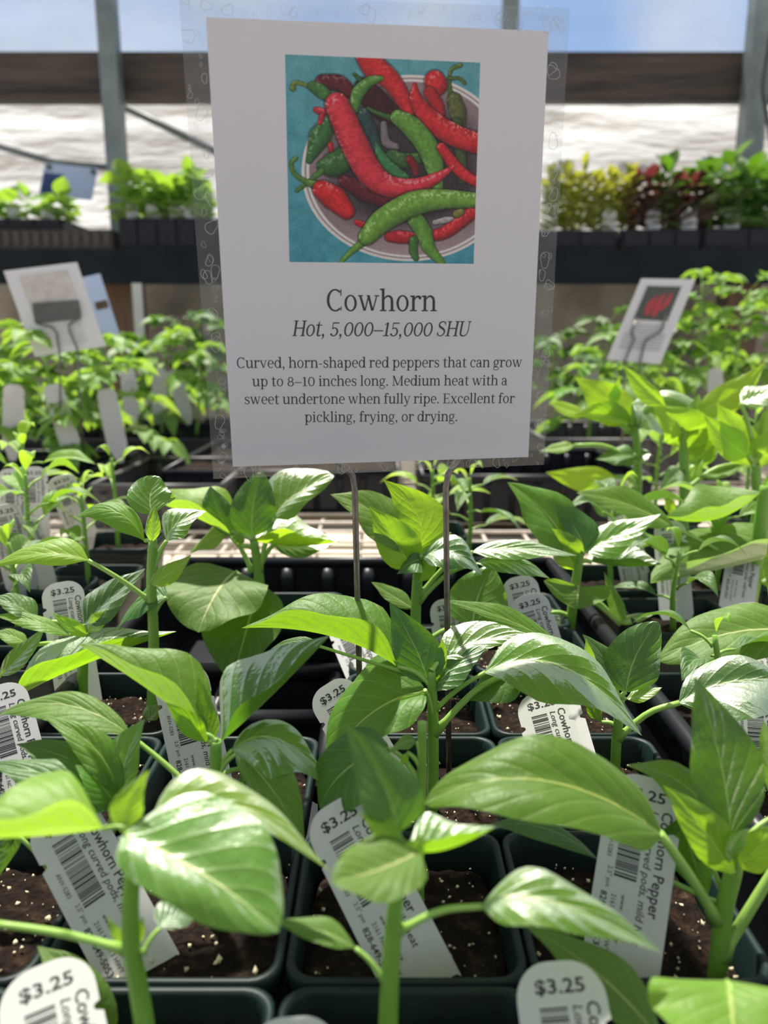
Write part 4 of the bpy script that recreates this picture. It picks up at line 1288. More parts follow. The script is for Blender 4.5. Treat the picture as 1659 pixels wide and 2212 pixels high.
# the printed picture: a bowl of peppers on a teal table, as ink on a fine grid
GW, GH = 300, 322


def paint():
    yy, xx = np.mgrid[0:GH, 0:GW]
    u = (xx + .5) / GW; v = (yy + .5) / GH
    # the strokes are noted in the pixels of an enlarged view of the picture
    X = (58 + 35 * v) * (1 - u) + (1612 - 54 * v) * u
    Y = (30 + 67 * u) * (1 - v) + (1682 + 15 * u) * v
    img = np.zeros((GH, GW, 3))
    rng = np.random.default_rng(4)
    def noise(sc):
        a = rng.random((GH // sc + 3, GW // sc + 3))
        fy, fx = yy / sc, xx / sc
        iy, ix = fy.astype(int), fx.astype(int)
        ty, tx = fy - iy, fx - ix
        return (a[iy, ix] * (1 - ty) * (1 - tx) + a[iy + 1, ix] * ty * (1 - tx) + a[iy, ix + 1] * (1 - ty) * tx + a[iy + 1, ix + 1] * ty * tx)
    N1, N2, N3 = noise(4), noise(11), noise(2)
    teal = np.array([78, 138, 148.])
    img[:] = teal
    img += (N2[..., None] - .5) * 18 + ((Y / 1700 - .5) * np.array([-14, -4, 4])[:, None, None]).transpose(1, 2, 0) if False else (N2[..., None] - .5) * 18
    img -= (v[..., None] - .4) * np.array([22, 10, 4.])
    e = np.sqrt(((X - 1040) / 858) ** 2 + ((Y - 930) / 748) ** 2)
    def put(mask, col): img[mask] = np.array(col, float)
    def soft(a, col):
        a = np.clip(a, 0, 1)[..., None]
        img[:] = img * (1 - a) + np.array(col, float) * a
    soft((1.0 - e) * 120, (196, 186, 182))
    soft((.972 - e) * 120, (138, 128, 128))
    soft((.955 - e) * 120, (205, 196, 192))
    soft((.935 - e) * 60, (128, 110, 113))
    soft((.86 - e) * 3.2 * (1.0 - np.clip((Y - 1250) / 400, 0, .75)), (52, 44, 48))
    soft(np.clip((Y - 1350) / 320, 0, 1) * (e < .93) * .55, (168, 152, 152))
    def stroke(pts, rad, col, hi=.5, n=60):
        P = catmull([Vector((p[0], p[1], 0)) for p in pts], n)
        R = np.interp(np.linspace(0, 1, n + 1), np.linspace(0, 1, len(rad)), rad)
        best = np.full((GH, GW), 9.0); sgn = np.zeros((GH, GW)); al = np.zeros((GH, GW))
        for i, p in enumerate(P):
            t = P[min(i + 1, n)] - P[max(i - 1, 0)]
            t = t.normalized()
            dx, dy = X - p.x, Y - p.y
            d = np.sqrt(dx * dx + dy * dy) / R[i]
            s = (dx * t.y - dy * t.x) / R[i]
            s = s * (1 if t.y - t.x * .0 > -2 else -1)
            # light falls from the upper left of the print
            lit = (-dx * .55 - dy * .8) / R[i]
            m = d < best
            best = np.where(m, d, best); sgn = np.where(m, lit, sgn); al = np.where(m, i / n, al)
        c = np.array(col, float)
        z = np.sqrt(np.clip(1 - best ** 2, 0, 1))
        sh = .52 + .42 * z + .20 * np.clip(sgn, -1, 1)
        sh *= .90 + .2 * N1
        px = c[None, None] * sh[..., None]
        spec = np.clip(1 - np.abs(sgn - .42) * 2.6, 0, 1) * (N1 > .52) * (N3 > .35) * hi
        px = px + spec[..., None] * (np.array([225, 215, 205.]) - px) * .75
        # a dark contact line just outside
        a2 = np.clip((1.16 - best) * 8, 0, 1) * .35
        img[:] = img * (1 - a2[..., None])
        a = np.clip((1 - best) * R.mean() / 5.0, 0, 1)[..., None]
        img[:] = img * (1 - a) + np.clip(px, 0, 255) * a
    red, green, dgreen, dred = (192, 42, 48), (98, 146, 58), (50, 96, 48), (88, 28, 34)
    stroke([(350, 240), (480, 250), (580, 330)], [62, 66, 50], (90, 30, 34), .4)
    stroke([(680, 290), (780, 400), (900, 500)], [90, 105, 80], (62, 24, 28), .25)
    stroke([(660, 500), (730, 640), (790, 800)], [70, 60, 40], (48, 70, 70), .4)
    stroke([(830, 560), (850, 700), (930, 740)], [26, 40, 30], (120, 110, 112), 0)
    stroke([(118, 285), (135, 245), (220, 262), (330, 320)], [26, 18, 18, 26], (104, 124, 52), .2)
    stroke([(270, 270), (340, 310), (410, 370)], [40, 55, 40], (66, 116, 56), .3)
    stroke([(1450, 115), (1375, 150), (1360, 250), (1375, 360)], [20, 18, 18, 26], (84, 108, 46), .2)
    stroke([(1350, 215), (1440, 215), (1485, 250)], [16, 16, 16], (84, 100, 46), .2)
    stroke([(1400, 380), (1430, 470), (1445, 580)], [62, 70, 50], (92, 96, 50), .3)
    stroke([(690, 40), (760, 130), (890, 230), (985, 370), (1040, 480)], [84, 98, 78, 66, 44], red, .5)
    stroke([(600, 180), (650, 230)], [16, 22], dgreen, 0)
    stroke([(810, 212), (720, 235), (630, 320), (590, 450)], [22, 42, 56, 40], (86, 134, 56), .5)
    stroke([(1240, 235), (1255, 260)], [86, 90], red, .5)
    stroke([(1200, 320), (1260, 410), (1290, 490)], [50, 52, 40], (170, 36, 42), .4)
    stroke([(1420, 560), (1450, 760), (1470, 1000)], [52, 48, 40], (70, 86, 44), .2)
    stroke([(1078, 260), (1090, 370), (1200, 520), (1400, 650), (1640, 730)], [18, 52, 82, 92, 84], red, .6)
    stroke([(410, 530), (330, 660), (245, 850)], [62, 88, 26], (60, 108, 56), .5)
    stroke([(410, 720), (420, 790)], [22, 22], (170, 40, 44), .2)
    stroke([(570, 800), (440, 880), (350, 890)], [95, 100, 50], (62, 104, 50), .4)
    stroke([(340, 930), (240, 1020), (150, 1090)], [28, 20, 18], (78, 122, 54), .2)
    stroke([(520, 1010), (690, 1100), (900, 1190)], [50, 80, 60], (98, 30, 40), .3)
    stroke([(900, 820), (1010, 850), (1110, 830)], [60, 66, 50], (62, 96, 46), .3)
    stroke([(770, 715), (820, 830), (900, 920), (1000, 990)], [12, 46, 52, 40], (62, 124, 72), .4)
    stroke([(1040, 840), (1080, 900), (1090, 950)], [36, 36, 26], (120, 32, 38), .3)
    stroke([(705, 440), (790, 480), (890, 515)], [14, 18, 24], (62, 100, 48), .2)
    stroke([(945, 510), (1050, 580), (1170, 720), (1235, 880), (1270, 1070)], [62, 84, 90, 80, 40], green, .5)
    stroke([(1295, 745), (1390, 870), (1480, 960), (1620, 1040)], [40, 50, 50, 42], red, .4)
    stroke([(300, 450), (350, 470)], [26, 36], (180, 44, 56), .4)
    stroke([(345, 500), (330, 550)], [26, 20], (170, 44, 52), .3)
    stroke([(460, 410), (520, 540), (620, 760), (720, 940), (860, 1050), (1060, 1062), (1250, 990), (1412, 885)], [96, 106, 112, 108, 92, 74, 46, 10], (200, 54, 66), .7, 90)
    stroke([(140, 830), (108, 870), (130, 950), (220, 1015), (310, 1050)], [20, 20, 20, 24, 44], (88, 124, 52), .3)
    stroke([(345, 1080), (440, 1150), (540, 1260)], [76, 100, 66], (200, 40, 44), .6)
    stroke([(620, 1350), (670, 1370)], [26, 30], (180, 36, 42), .3)
    stroke([(880, 1470), (960, 1470), (1060, 1480)], [44, 58, 50], (176, 36, 44), .4)
    stroke([(1200, 1470), (1330, 1430), (1450, 1340), (1590, 1240)], [46, 56, 62, 50], (184, 38, 46), .4)
    stroke([(1240, 1350), (1330, 1330), (1380, 1320)], [22, 30, 18], (166, 158, 160), 0)
    stroke([(1420, 1280), (1455, 1265)], [36, 32], (124, 118, 56), .3)
    stroke([(1090, 1330), (1150, 1430), (1200, 1570), (1300, 1690)], [70, 72, 52, 30], green, .5)
    stroke([(1070, 1500), (1070, 1590), (1090, 1650)], [40, 36, 26], (66, 112, 50), .3)
    stroke([(490, 1690), (560, 1610), (660, 1520)], [18, 24, 36], (100, 146, 62), .2)
    stroke([(700, 1470), (830, 1330), (1060, 1200), (1300, 1160), (1620, 1170)], [72, 100, 106, 84, 60], (112, 156, 62), .6)
    img[:] += (N3[..., None] - .5) * 14
    return np.clip(img, 0, 255) / 255.


im = paint()
lin = np.where(im <= .04045, im / 12.92, ((im + .055) / 1.055) ** 2.4)
lin = np.clip(lin * 1.8, 0, .95)
PC = [Vector(sign_uv(*q)) for q in ((615.7, 118), (1037, 136), (1022.5, 570), (625, 566))]
vs, fs = [], []
for j in range(GH + 1):
    for i in range(GW + 1):
        a, b = i / GW, j / GH
        q = (PC[0] * (1 - a) + PC[1] * a) * (1 - b) + (PC[3] * (1 - a) + PC[2] * a) * b
        vs.append(sp3(q.x, q.y, .00032) - SO)
for j in range(GH):
    for i in range(GW):
        k = j * (GW + 1) + i
        fs.append((k, k + 1, k + GW + 2, k + GW + 1))
me = bpy.data.meshes.new('printed_picture')
me.from_pydata(vs, [], fs)
ca = me.color_attributes.new('ink', 'FLOAT_COLOR', 'CORNER')
cols = np.ones((GH * GW, 4, 4), dtype=np.float32)
cols[:, :, :3] = lin.reshape(-1, 1, 3)
ca.data.foreach_set('color', cols.ravel())
me.materials.append(M['print'])
me.update()
pic = bpy.data.objects.new('printed_picture', me)
COL.objects.link(pic)
place(pic, paper, SO)
del im, lin, cols

# air bubbles along the sealed border
mb = MB()
rnd = random.Random(11)
lx0, lx1 = min(p[0] for p in LC), max(p[0] for p in LC)
for k in range(190):
    side = rnd.choice('LLLRRRTTBB')
    t = rnd.random()
    d = rnd.random()
    r = rnd.choice((.0004, .0005, .0007, .0009, .0013, .0016)) * rnd.uniform(.8, 1.2)
    q4 = [Vector(c) for c in LC]
    p4 = [Vector(c) for c in ((0, 0), (PW, 0), (PW, PHT), (0, PHT))]
    a, b = {'T': (0, 1), 'R': (1, 2), 'B': (2, 3), 'L': (3, 0)}[side]
    o_, i_ = q4[a].lerp(q4[b], t), p4[a].lerp(p4[b], t)
    gap = (o_ - i_).length
    f_ = max(.12, min(.5, 1.2 * r / gap))
    u, v = o_.lerp(i_, f_ + (1 - 2 * f_) * d)
    r = min(r, gap * .33)
    m = 14
    ph = [rnd.uniform(0, 6.28) for _ in range(2)]
    pts = []
    for i in range(m + 1):
        q = 2 * math.pi * (i % m) / m
        rr = r * (1 + .22 * math.sin(2 * q + ph[0]) + .12 * math.sin(3 * q + ph[1]))
        pts.append(sp3(u + rr * math.cos(q), v + rr * 1.2 * math.sin(q), .00043))
    mb.tube(pts, .000045 if r < .001 else .00007, 4, cap=False)
bub = mb.build('air_bubbles', M['bubble'], sign, SO)
bub['kind'] = 'stuff'

# wire stake carrying the sign
ws = empty('wire_stake', W(975, 1640, .29), 'bent metal wire stake holding up the big sign in front', 'sign holder')
B = -.003


def onsign(px, py, h=B):
    u, v = sign_uv(px, py)
    return sp3(u, v, h)


lp = onsign(768, 1040)
rp_ = onsign(967, 1036)
lb = Vector((W(781, 1470, lp.y).x, lp.y + .004, RIM - .03))
rb = Vector((W(974, 1640, rp_.y).x, rp_.y + .002, RIM - .03))
pts = [lb, lb.lerp(lp, .5), lp - Vector((0, 0, .004)), lp + Vector((-.0008, 0, .0015)), onsign(745, 1012), onsign(728, 1000), onsign(722, 985), onsign(730, 960), onsign(774, 900), onsign(780, 728)]
pts += [onsign(790, 716), onsign(1068, 716), onsign(1078, 728)]
pts += [onsign(1070, 900), onsign(1010, 960), onsign(1006, 980), onsign(1000, 990), onsign(985, 1008), rp_ + Vector((.0008, 0, .0015)), rp_ - Vector((0, 0, .004)), rb.lerp(rp_, .5), rb]
mb = MB(); mb.tube(pts, .00115, 10)
mb.build('wire', M['wire'], ws, W(975, 1640, .29))

# ---------------------------------------------------------------- price tags
TW = .0104
def tag_body():
    out = []
    r = .0078
    for i in range(9):
        a = math.pi / 2 * i / 8
        out.append((TW - .0004 - r + r * math.sin(a), -(r - r * math.cos(a))))
    out += [(TW - .0004, -.0118), (TW - .0018, -.0124), (TW - .0018, -.0134), (TW, -.0142), (TW, -.062), (TW * .25, -.080)]
    left = [(-x, y) for x, y in reversed(out)]
    ring = out + left
    mb = MB()
    n = len(ring)
    vs = [Vector((x, y, .0002)) for x, y in ring] + [Vector((x, y, -.0002)) for x, y in ring]
    mb.add(vs, [tuple(reversed(range(n))), tuple(range(n, 2 * n))] + [(i, (i + 1) % n, n + (i + 1) % n, n + i) for i in range(n)])
    return mb.mesh('tag_body', M['tag'])


TAG_ME = tag_body()


def line(mb, text, x, y, h, width=None, rot=False, slant=0, bold=0.0, center=False):
    vs, fs, w = sans_tris(text, bold)
    s = h / .72
    kx = s if width is None else width / w
    out = []
    for a, b in vs:
        tx, ty = a * kx + b * s * slant, b * s
        if center: tx -= w * kx / 2
        out.append(Vector((x + ty, y - tx, .00028)) if rot else Vector((x + tx, y + ty, .00028)))
    mb.add(out, [f for f in fs])


def tag_print(kind):
    mb = MB()
    t1, t2 = {'cowhorn': ('Cowhorn Pepper', 'Long curved pods, mild heat'), 'lunch': ('Lunchbox Pepper', 'mini fruit')}[kind]
    line(mb, '$3.25', 0, -.0063, .0029, .0112, center=True, bold=.018)
    line(mb, t1, .0052, -.0082, .0030, .0285, rot=True, bold=.012)
    line(mb, t2, .0022, -.0088, .0022, .036 if kind == 'cowhorn' else .02, rot=True, slant=.15, bold=.006)
    line(mb, 'ANV-5283', -.0078, -.0165, .0013, .0075, rot=True)
    line(mb, '2.5" pot', -.0070, -.0265, .0013, .0058, rot=True)
    line(mb, '828-649-5053', -.0080, -.0335, .0018, .0145, rot=True, bold=.012)
    line(mb, '2161 NC 213 HWY', -.0050, -.0335, .0014, .0155, rot=True)
    line(mb, 'www.', -.0024, -.0330, .0014, .0045, rot=True)
    line(mb, 'nursery', -.0024, -.0385, .0014, .0075, rot=True)
    return mb.mesh('lettering', M['ink'])


def barcode_mesh():
    rnd = random.Random(5)
    mb = MB()
    y = -.0090
    while y > -.0285:
        h = rnd.choice((.00022, .00022, .00042, .00062))
        mb.add([Vector((-.0052, y, .00028)), Vector((.0010, y, .00028)), Vector((.0010, y - h, .00028)), Vector((-.0052, y - h, .00028))], [(0, 3, 2, 1)])
        y -= h + rnd.choice((.0002, .0003, .0003, .0006))
    return mb.mesh('barcode', M['ink'])


PRINT_ME = {k: tag_print(k) for k in ('cowhorn', 'lunch')}
BAR_ME = barcode_mesh()


def tag(label, top, bot, kind='cowhorn', yaw=0, group=None, scale=1.0, plain=False):
    """top and bot: (px, py, Y) of the middle of the top edge and of the place where it enters the soil (Y None = soil level)"""
    a = W(*top)
    if bot[2] is None:
        d = ray(bot[0], bot[1]); k = (RIM - .010 - CAM.z) / d.z; b = CAM + d * k
    else: b = W(*bot)
    ax = (b - a).normalized()
    view = (a.lerp(b, .3) - CAM).normalized()
    xv = view.cross(ax) * -1
    if xv.x < 0: xv = -xv
    xv.normalize()
    q = Quaternion(ax, math.radians(yaw))
    xv = q @ xv
    nz_ = xv.cross(-ax)
    R = Matrix((xv, -ax, nz_)).transposed().to_4x4()
    t = bpy.data.objects.new('price_tag', TAG_ME)
    COL.objects.link(t)
    t.matrix_world = Matrix.Translation(a) @ R @ Matrix.Scale(scale, 4)
    props(t, label, 'plant tag', group)
    if not plain:
        for n, me in (('lettering', PRINT_ME[kind]), ('barcode', BAR_ME)):
            o = bpy.data.objects.new(n, me); COL.objects.link(o); o.parent = t
    return t


tag('price tag in the bottom left corner, only its rounded top in view', (92, 2083, .150), (150, 2420, .128))
tag('price tag at the bottom right, blurred rounded top beside a leaf', (1200, 2076, .152), (1255, 2420, .130))
tag('price tag barely showing its top edge at the bottom middle', (632, 2196, .140), (632, 2500, .122))
tag('slanted price tag in the left pot, reading horn Pepper and curved pods', (118, 1745, .202), (300, 2085, None), yaw=-4)
tag('price tag leaning behind the round front leaf in the middle pot', (715, 1735, .200), (905, 2110, None))
tag('price tag standing upright in the right pot under the long glossy leaf', (1400, 1678, .200), (1335, 2116, None), yaw=8)
tag('price tag behind the tall left plant, code and 2.5 inch pot line showing', (385, 1440, .27), (455, 1760, None))
tag('price tag left of the quilted leaf, top with the price in view', (705, 1478, .292), (840, 1705, None))
tag('price tag left of the small dark plant, reading Cowho and Long cur', (1162, 1496, .285), (1252, 1800, None))
tag('second price tag close behind the Cowho one, just its edge showing', (1190, 1494, .295), (1262, 1760, None), plain=True)
tag('price tag right of the sign wire, reading Cowh beside a barcode', (1138, 1284, .385), (1195, 1470, None))
tag('price tag hidden behind the Cowh one, only its price showing', (1118, 1245, .41), (1165, 1440, None))
tag('price tag at the left with the price clear above a barcode', (132, 1257, .375), (172, 1515, None))
tag('sliver of a price tag just left of the right sign wire', (962, 1293, .40), (985, 1450, None), yaw=20)
tag('price tag slanting behind the left sign wire', (735, 1330, .40), (810, 1500, None), yaw=10)
tag('price tag at the left edge, reading horn P sideways', (-5, 1480, .29), (55, 1720, None))
tag('price tag beside the stem on the right, showing 828 and er', (1445, 1125, .50), (1462, 1335, None))
tag('price tag leaning by the thick stem at the right, reading ANV', (1612, 1165, .50), (1585, 1350, None), yaw=-10)
tag('price tag behind the saddle-leaved plant, lower end with the phone number', (1348, 1130, .56), (1375, 1262, None))
tag('price tag under the huge shaded leaf, its rounded top peeping above', (1613, 1302, .40), (1640, 1480, None))
tag('price tag at the right edge by the upright shiny leaf, nursery line showing', (1640, 1470, .30), (1650, 1680, None))
tag('price tag tilted below the glossy leaf tip at the top right', (1330, 1035, .68), (1345, 1165, None))
tag('front printed tag at the left edge reading chbox and per', (5, 1090, .48), (58, 1300, None), 'lunch')
tag('second printed tag behind the chbox one, its end a white triangle', (50, 1120, .51), (95, 1285, None), 'lunch')
tag('far blurred price tag at the left edge above the chbox tag', (25, 1012, .57), (32, 1150, .57), 'lunch')
tag('bluish blurred price tag behind the bushy left seedling', (72, 1008, .60), (78, 1150, .60), 'lunch')
tag('tilted white tag between two left seedlings, bottom end bare', (128, 1028, .55), (205, 1215, None), 'lunch')
# ---------------------------------------------------------------- plants and cards behind
def foliage(name, leaves, mat, parent, origin):
    """many small leaves as one foliage mesh; leaves = list of (b, m, t, s1, s2)"""
    vs, fs, uv = [], [], []
    nu, cols = 6, (-1, -.5, 0, .5, 1)
    for (b, m, t, s1, s2) in leaves:
        base = len(vs)
        ctrl = m * 2 - (b + t) * .5
        nor = (t - b).cross(s1 - s2)
        nor = nor.normalized() if nor.length > 1e-12 else Vector((0, 0, 1))
        for i in range(nu + 1):
            u = i / nu
            p = b * (1 - u) ** 2 + ctrl * 2 * u * (1 - u) + t * u * u
            w = prof('ovate', u)
            for c in cols:
                a = s1 if c > 0 else s2
                vs.append(p + a * (w * abs(c)) - Vector(origin)); uv.append((u, .5 + c * .5))
        n = len(cols)
        for i in range(nu):
            for j in range(n - 1):
                fs.append((base + i * n + j, base + i * n + j + 1, base + (i + 1) * n + j + 1, base + (i + 1) * n + j))
    me = bpy.data.meshes.new(name)
    me.from_pydata(vs, [], fs)
    ul = me.uv_layers.new(name='UVMap')
    for poly in me.polygons:
        poly.use_smooth = True
        for li in poly.loop_indices: ul.data[li].uv = uv[me.loops[li].vertex_index]
    me.materials.append(mat)
    o = bpy.data.objects.new(name, me)
    COL.objects.link(o)
    place(o, parent, origin)
    return o


def one_leaf(p, d, le, wd, rnd, droop=.4, fold=.35):
    side = d.cross(Vector((0, 0, 1)))
    side = side.normalized() if side.length > 1e-6 else Vector((1, 0, 0))
    nor = side.cross(d).normalized()
    roll = rnd.uniform(-.6, .6)
    sd = side * math.cos(roll) + nor * math.sin(roll)
    nn = nor * math.cos(roll) - side * math.sin(roll)
    t = p + d * le + Vector((0, 0, -droop * le * .5))
    m = p + d * le * .5 + Vector((0, 0, -droop * le * .1))
    return (p, m, t, sd * wd + nn * wd * fold, -sd * wd + nn * wd * fold)


def tomato_tree(base, h, seed, mat, nl=9, ll=.095, parent=None, leaflet=.038):
    rnd = random.Random(seed)
    top = base + Vector((rnd.uniform(-.02, .02), rnd.uniform(-.02, .02), h))
    cs = catmull([base, base.lerp(top, .5) + Vector((rnd.uniform(-.008, .008), rnd.uniform(-.008, .008), 0)), top], 8)
    mb = MB(); mb.tube(cs, [.0034 - .0018 * i / 8 for i in range(9)], 7)
    mb.build('stem', M['stem_pale'], parent, base)
    az = rnd.uniform(0, 6.28)
    for k in range(nl):
        f = .30 + .70 * k / (nl - 1)
        p = base.lerp(top, f)
        az += 2.3 + rnd.uniform(-.4, .4)
        L_ = ll * (1.1 - .5 * f) * rnd.uniform(.8, 1.2)
        el = .25 + .9 * (f - .3)
        d = Vector((math.cos(az) * math.cos(el), math.sin(az) * math.cos(el), math.sin(el)))
        e = p + d * L_ + Vector((0, 0, -.35 * L_))
        rach = catmull([p, p.lerp(e, .5) + Vector((0, 0, .15 * L_)), e], 6)
        lv = []
        for q in range(2, 7):
            a = rach[q]; tn = (rach[q] - rach[q - 1]).normalized()
            sd = tn.cross(Vector((0, 0, 1))).normalized()
            for s in (1, -1):
                dd = (tn * .55 + sd * s + Vector((0, 0, rnd.uniform(-.35, .2)))).normalized()
                lv.append(one_leaf(a, dd, leaflet * rnd.uniform(.75, 1.15) * (.7 + .3 * (q > 3)), leaflet * .30, rnd, .6))
        tn = (rach[6] - rach[5]).normalized()
        lv.append(one_leaf(rach[6], tn, leaflet * 1.3, leaflet * .34, rnd, .7))
        fo = foliage('leaf', lv, mat, parent, p)
        mb = MB(); mb.tube(rach, .0009, 5); mb.build('leaf_stalk', M['stem_pale'], fo, p)


def square_pot(parent, x, y, z, h=.032, hz=.058, mat='tray'):
    mb = MB()
    rings(mb, [rsq(x, y, a, .004, zz, 2) for a, zz in ((h * .78, z - hz), (h, z), (h - .002, z), (h - .003, z - .012))], False, True)
    mb.build('pot', M[mat], parent, (x, y, z - hz))
    mb = MB(); mb.add(rsq(x, y, h - .0026, .004, z - .008, 2), [tuple(range(12))]); mb.build('soil', M['soil'], parent, (x, y, z - .008))


ORD = ['first', 'second', 'third', 'fourth', 'fifth', 'sixth', 'seventh', 'eighth', 'ninth', 'tenth', 'eleventh', 'twelfth']


def tomato_row(pxs, Y, label, group, h, seed, z=RIM - .006, mat='leaf_tomato', pot=.031, **kw):
    for i, px in enumerate(pxs):
        x = W(px, 900, Y).x
        y = Y + ((i * 37) % 5 - 2) * .006
        e = empty('tomato_seedling', (x, y, z - .058), label % ORD[i], 'tomato plant', group)
        square_pot(e, x, y, z)
        tomato_tree(Vector((x, y, z - .009)), h * (.88 + .05 * ((i * 53) % 6)), seed + i, M[mat], parent=e, **kw)


tomato_row([20, 108, 235], 1.16, '%s tomato seedling from the left in the nearest pots of the left tray', 'tomato seedlings in the left tray', .15, 100)
tomato_row([-10, 75, 165, 260, 345, 425], 1.55, '%s tomato seedling from the left in the far pots behind the left cards', 'tomato seedlings behind the left cards', .19, 120, nl=10)
tomato_row([1270, 1350], 1.45, '%s leaning tomato seedling from the left under the right card', 'tomato seedlings under the right card', .17, 140)
tomato_row([1410, 1490, 1580, 1665], 1.62, '%s tall tomato seedling from the left beyond the right peppers', 'tall tomato seedlings on the right', .27, 150, nl=11, ll=.11)
tomato_row([1200, 1305, 1540, 1640], 1.85, '%s dim tomato plant from the left at the far right of the bench', 'dim tomato plants at the back of the bench', .21, 160, mat='leaf_dark', nl=9, ll=.12, leaflet=.045)  # darker leaf colour stands in for the shade at the back
tomato_row([310, 400, 470], 1.84, '%s dark tomato plant from the left under the shelf', 'dark tomato plants under the shelf', .20, 170, mat='leaf_dark', nl=9, ll=.12, leaflet=.045)  # shade under the shelf put into the leaf colour

# blank-backed white tags among the tomatoes
for i, (t, b, lab) in enumerate((((112, 830, 1.10), (160, 985, 1.09), 'broad white tag lying slanted under the leaning left card'),
                                 ((228, 840, 1.12), (258, 985, 1.12), 'white tag standing in the brown soil of the left pot'),
                                 ((345, 795, 1.50), (343, 925, 1.50), 'upright white tag in the far left tray'),
                                 ((372, 800, 1.51), (412, 925, 1.51), 'slanted white tag beside the upright one in the far left tray'),
                                 ((275, 795, 1.46), (288, 925, 1.46), 'grey-looking white tag left of the far tray tags'),
                                 ((30, 830, 1.08), (28, 985, 1.08), 'blurred white tag at the left edge among tomato leaves'),
                                 ((1545, 795, 1.50), (1548, 925, 1.50), 'pale tag among the tall tomatoes on the right'),
                                 ((1275, 785, 1.42), (1290, 935, 1.42), 'white tag behind the leaning right tomato seedlings'))):
    tag(lab, t, b, plain=True, scale=1.35)


# cards on wire legs
def card(label, corners, Y, pic=None, name='picture_card', dz=None, mat='card'):
    dz = dz or (0, 0, 0, 0)
    P = [W(x, y, Y + d) for (x, y), d in zip(corners, dz)]
    n = (P[1] - P[0]).cross(P[3] - P[0]).normalized()
    if n.dot(CAM - P[0]) < 0: n = -n
    c = sum(P, Vector()) / 4
    e = empty(name, (P[2] + P[3]) / 2, label, 'sign')
    mb = MB()
    mb.add([p + n * .0006 for p in P] + [p - n * .0006 for p in P], [(0, 1, 2, 3), (7, 6, 5, 4), (0, 4, 5, 1), (1, 5, 6, 2), (2, 6, 7, 3), (3, 7, 4, 0)])
    sh_ = mb.build('sheet', M[mat], e, c)

    def at(a, b, h=.0012): return (P[0] * (1 - a) + P[1] * a) * (1 - b) + (P[3] * (1 - a) + P[2] * a) * b + n * h
    return e, sh_, at, c


def patch(at, a0, b0, a1, b1, mat, parent, name, h=.0012):
    mb = MB(); mb.add([at(a0, b0, h), at(a1, b0, h), at(a1, b1, h), at(a0, b1, h)], [(0, 1, 2, 3)])
    return mb.build(name, mat, parent, at(a0, b0, h))


def blob(at, pts, w, mat, parent, name, h=.0016):
    """a painted pepper shape on a printed picture"""
    mb = MB()
    c = catmull([Vector((p[0], p[1], 0)) for p in pts], 8)
    ws = [w * math.sin(math.pi * min(.95, .12 + .88 * i / 8)) for i in range(9)]
    for i in range(8):
        q = []
        for k in (i, i + 1):
            t = (c[min(k + 1, 8)] - c[max(k - 1, 0)]).normalized()
            s = Vector((-t.y, t.x, 0)) * ws[k]
            q += [c[k] + s, c[k] - s]
        mb.add([at(q[0].x, q[0].y, h), at(q[1].x, q[1].y, h), at(q[3].x, q[3].y, h), at(q[2].x, q[2].y, h)], [(0, 1, 2, 3)])
    return mb.build(name, mat, parent, at(*pts[0], h))


M['pic_dark'] = simple('print_dark_green', (0.07, 0.08, 0.065, 1), .7)
M['pic_red'] = simple('print_red', (0.42, 0.045, 0.05, 1), .6)
M['pic_blue'] = simple('print_blue', (0.03, 0.06, 0.18, 1), .7, noise=.6, scale=60)
M['pic_green'] = simple('print_green', (0.04, 0.12, 0.05, 1), .7)
M['pic_faint'] = simple('print_showing_through', (0.52, 0.47, 0.42, 1), .8, noise=.15, scale=80)
M['plate'] = simple('grey_metal_plate', (0.10, 0.10, 0.085, 1), .5, metal=.3, noise=.15, scale=50)
M['card_blue'] = paper_material('bluish_card', (0.62, 0.68, 0.86, 1), 0.35, 0.2)

# right card
e, sh_, at, c = card('white card tilted to the right on a wire fork, printed with red peppers', [(1385, 602), (1502, 604), (1426, 787), (1310, 777)], 1.22, dz=(.02, .02, -.02, -.02))
p = patch(at, .17, .09, .80, .50, M['pic_dark'], sh_, 'printed_picture')
for q, w in (([(.38, .45), (.36, .33), (.44, .20)], .06), ([(.48, .45), (.50, .30), (.56, .17)], .055), ([(.58, .38), (.66, .26), (.66, .15)], .05), ([(.44, .30), (.52, .36), (.52, .48)], .05)):
    blob(at, q, w, M['pic_red'], p, 'printed_pepper')
mb = MB()
for i in range(9):
    b0 = .56 + .035 * i
    q = .30 if i < 3 else .38
    mb.add([at(.5 - q, b0), at(.5 + q, b0), at(.5 + q, b0 + .012), at(.5 - q, b0 + .012)], [(0, 1, 2, 3)])
mb.build('printed_lines', M['grey_ink'], sh_, c)
h_ = .004
mb = MB()
bot = W(1352, 860, 1.21); bot2 = W(1392, 860, 1.21)
mb.tube([Vector((bot.x, bot.y, BENCH + .02)), at(.33, 1.02, h_), at(.33, .80, h_), at(.34, .74, h_), at(.25, .68, h_), at(.22, .62, h_), at(.24, .50, h_)], .0017, 6)
mb.tube([Vector((bot2.x, bot2.y, BENCH + .02)), at(.62, 1.02, h_), at(.55, .80, h_), at(.56, .74, h_), at(.72, .66, h_), at(.76, .60, h_), at(.72, .44, h_)], .0017, 6)
mb.build('wire_fork', M['wire'], e, c)

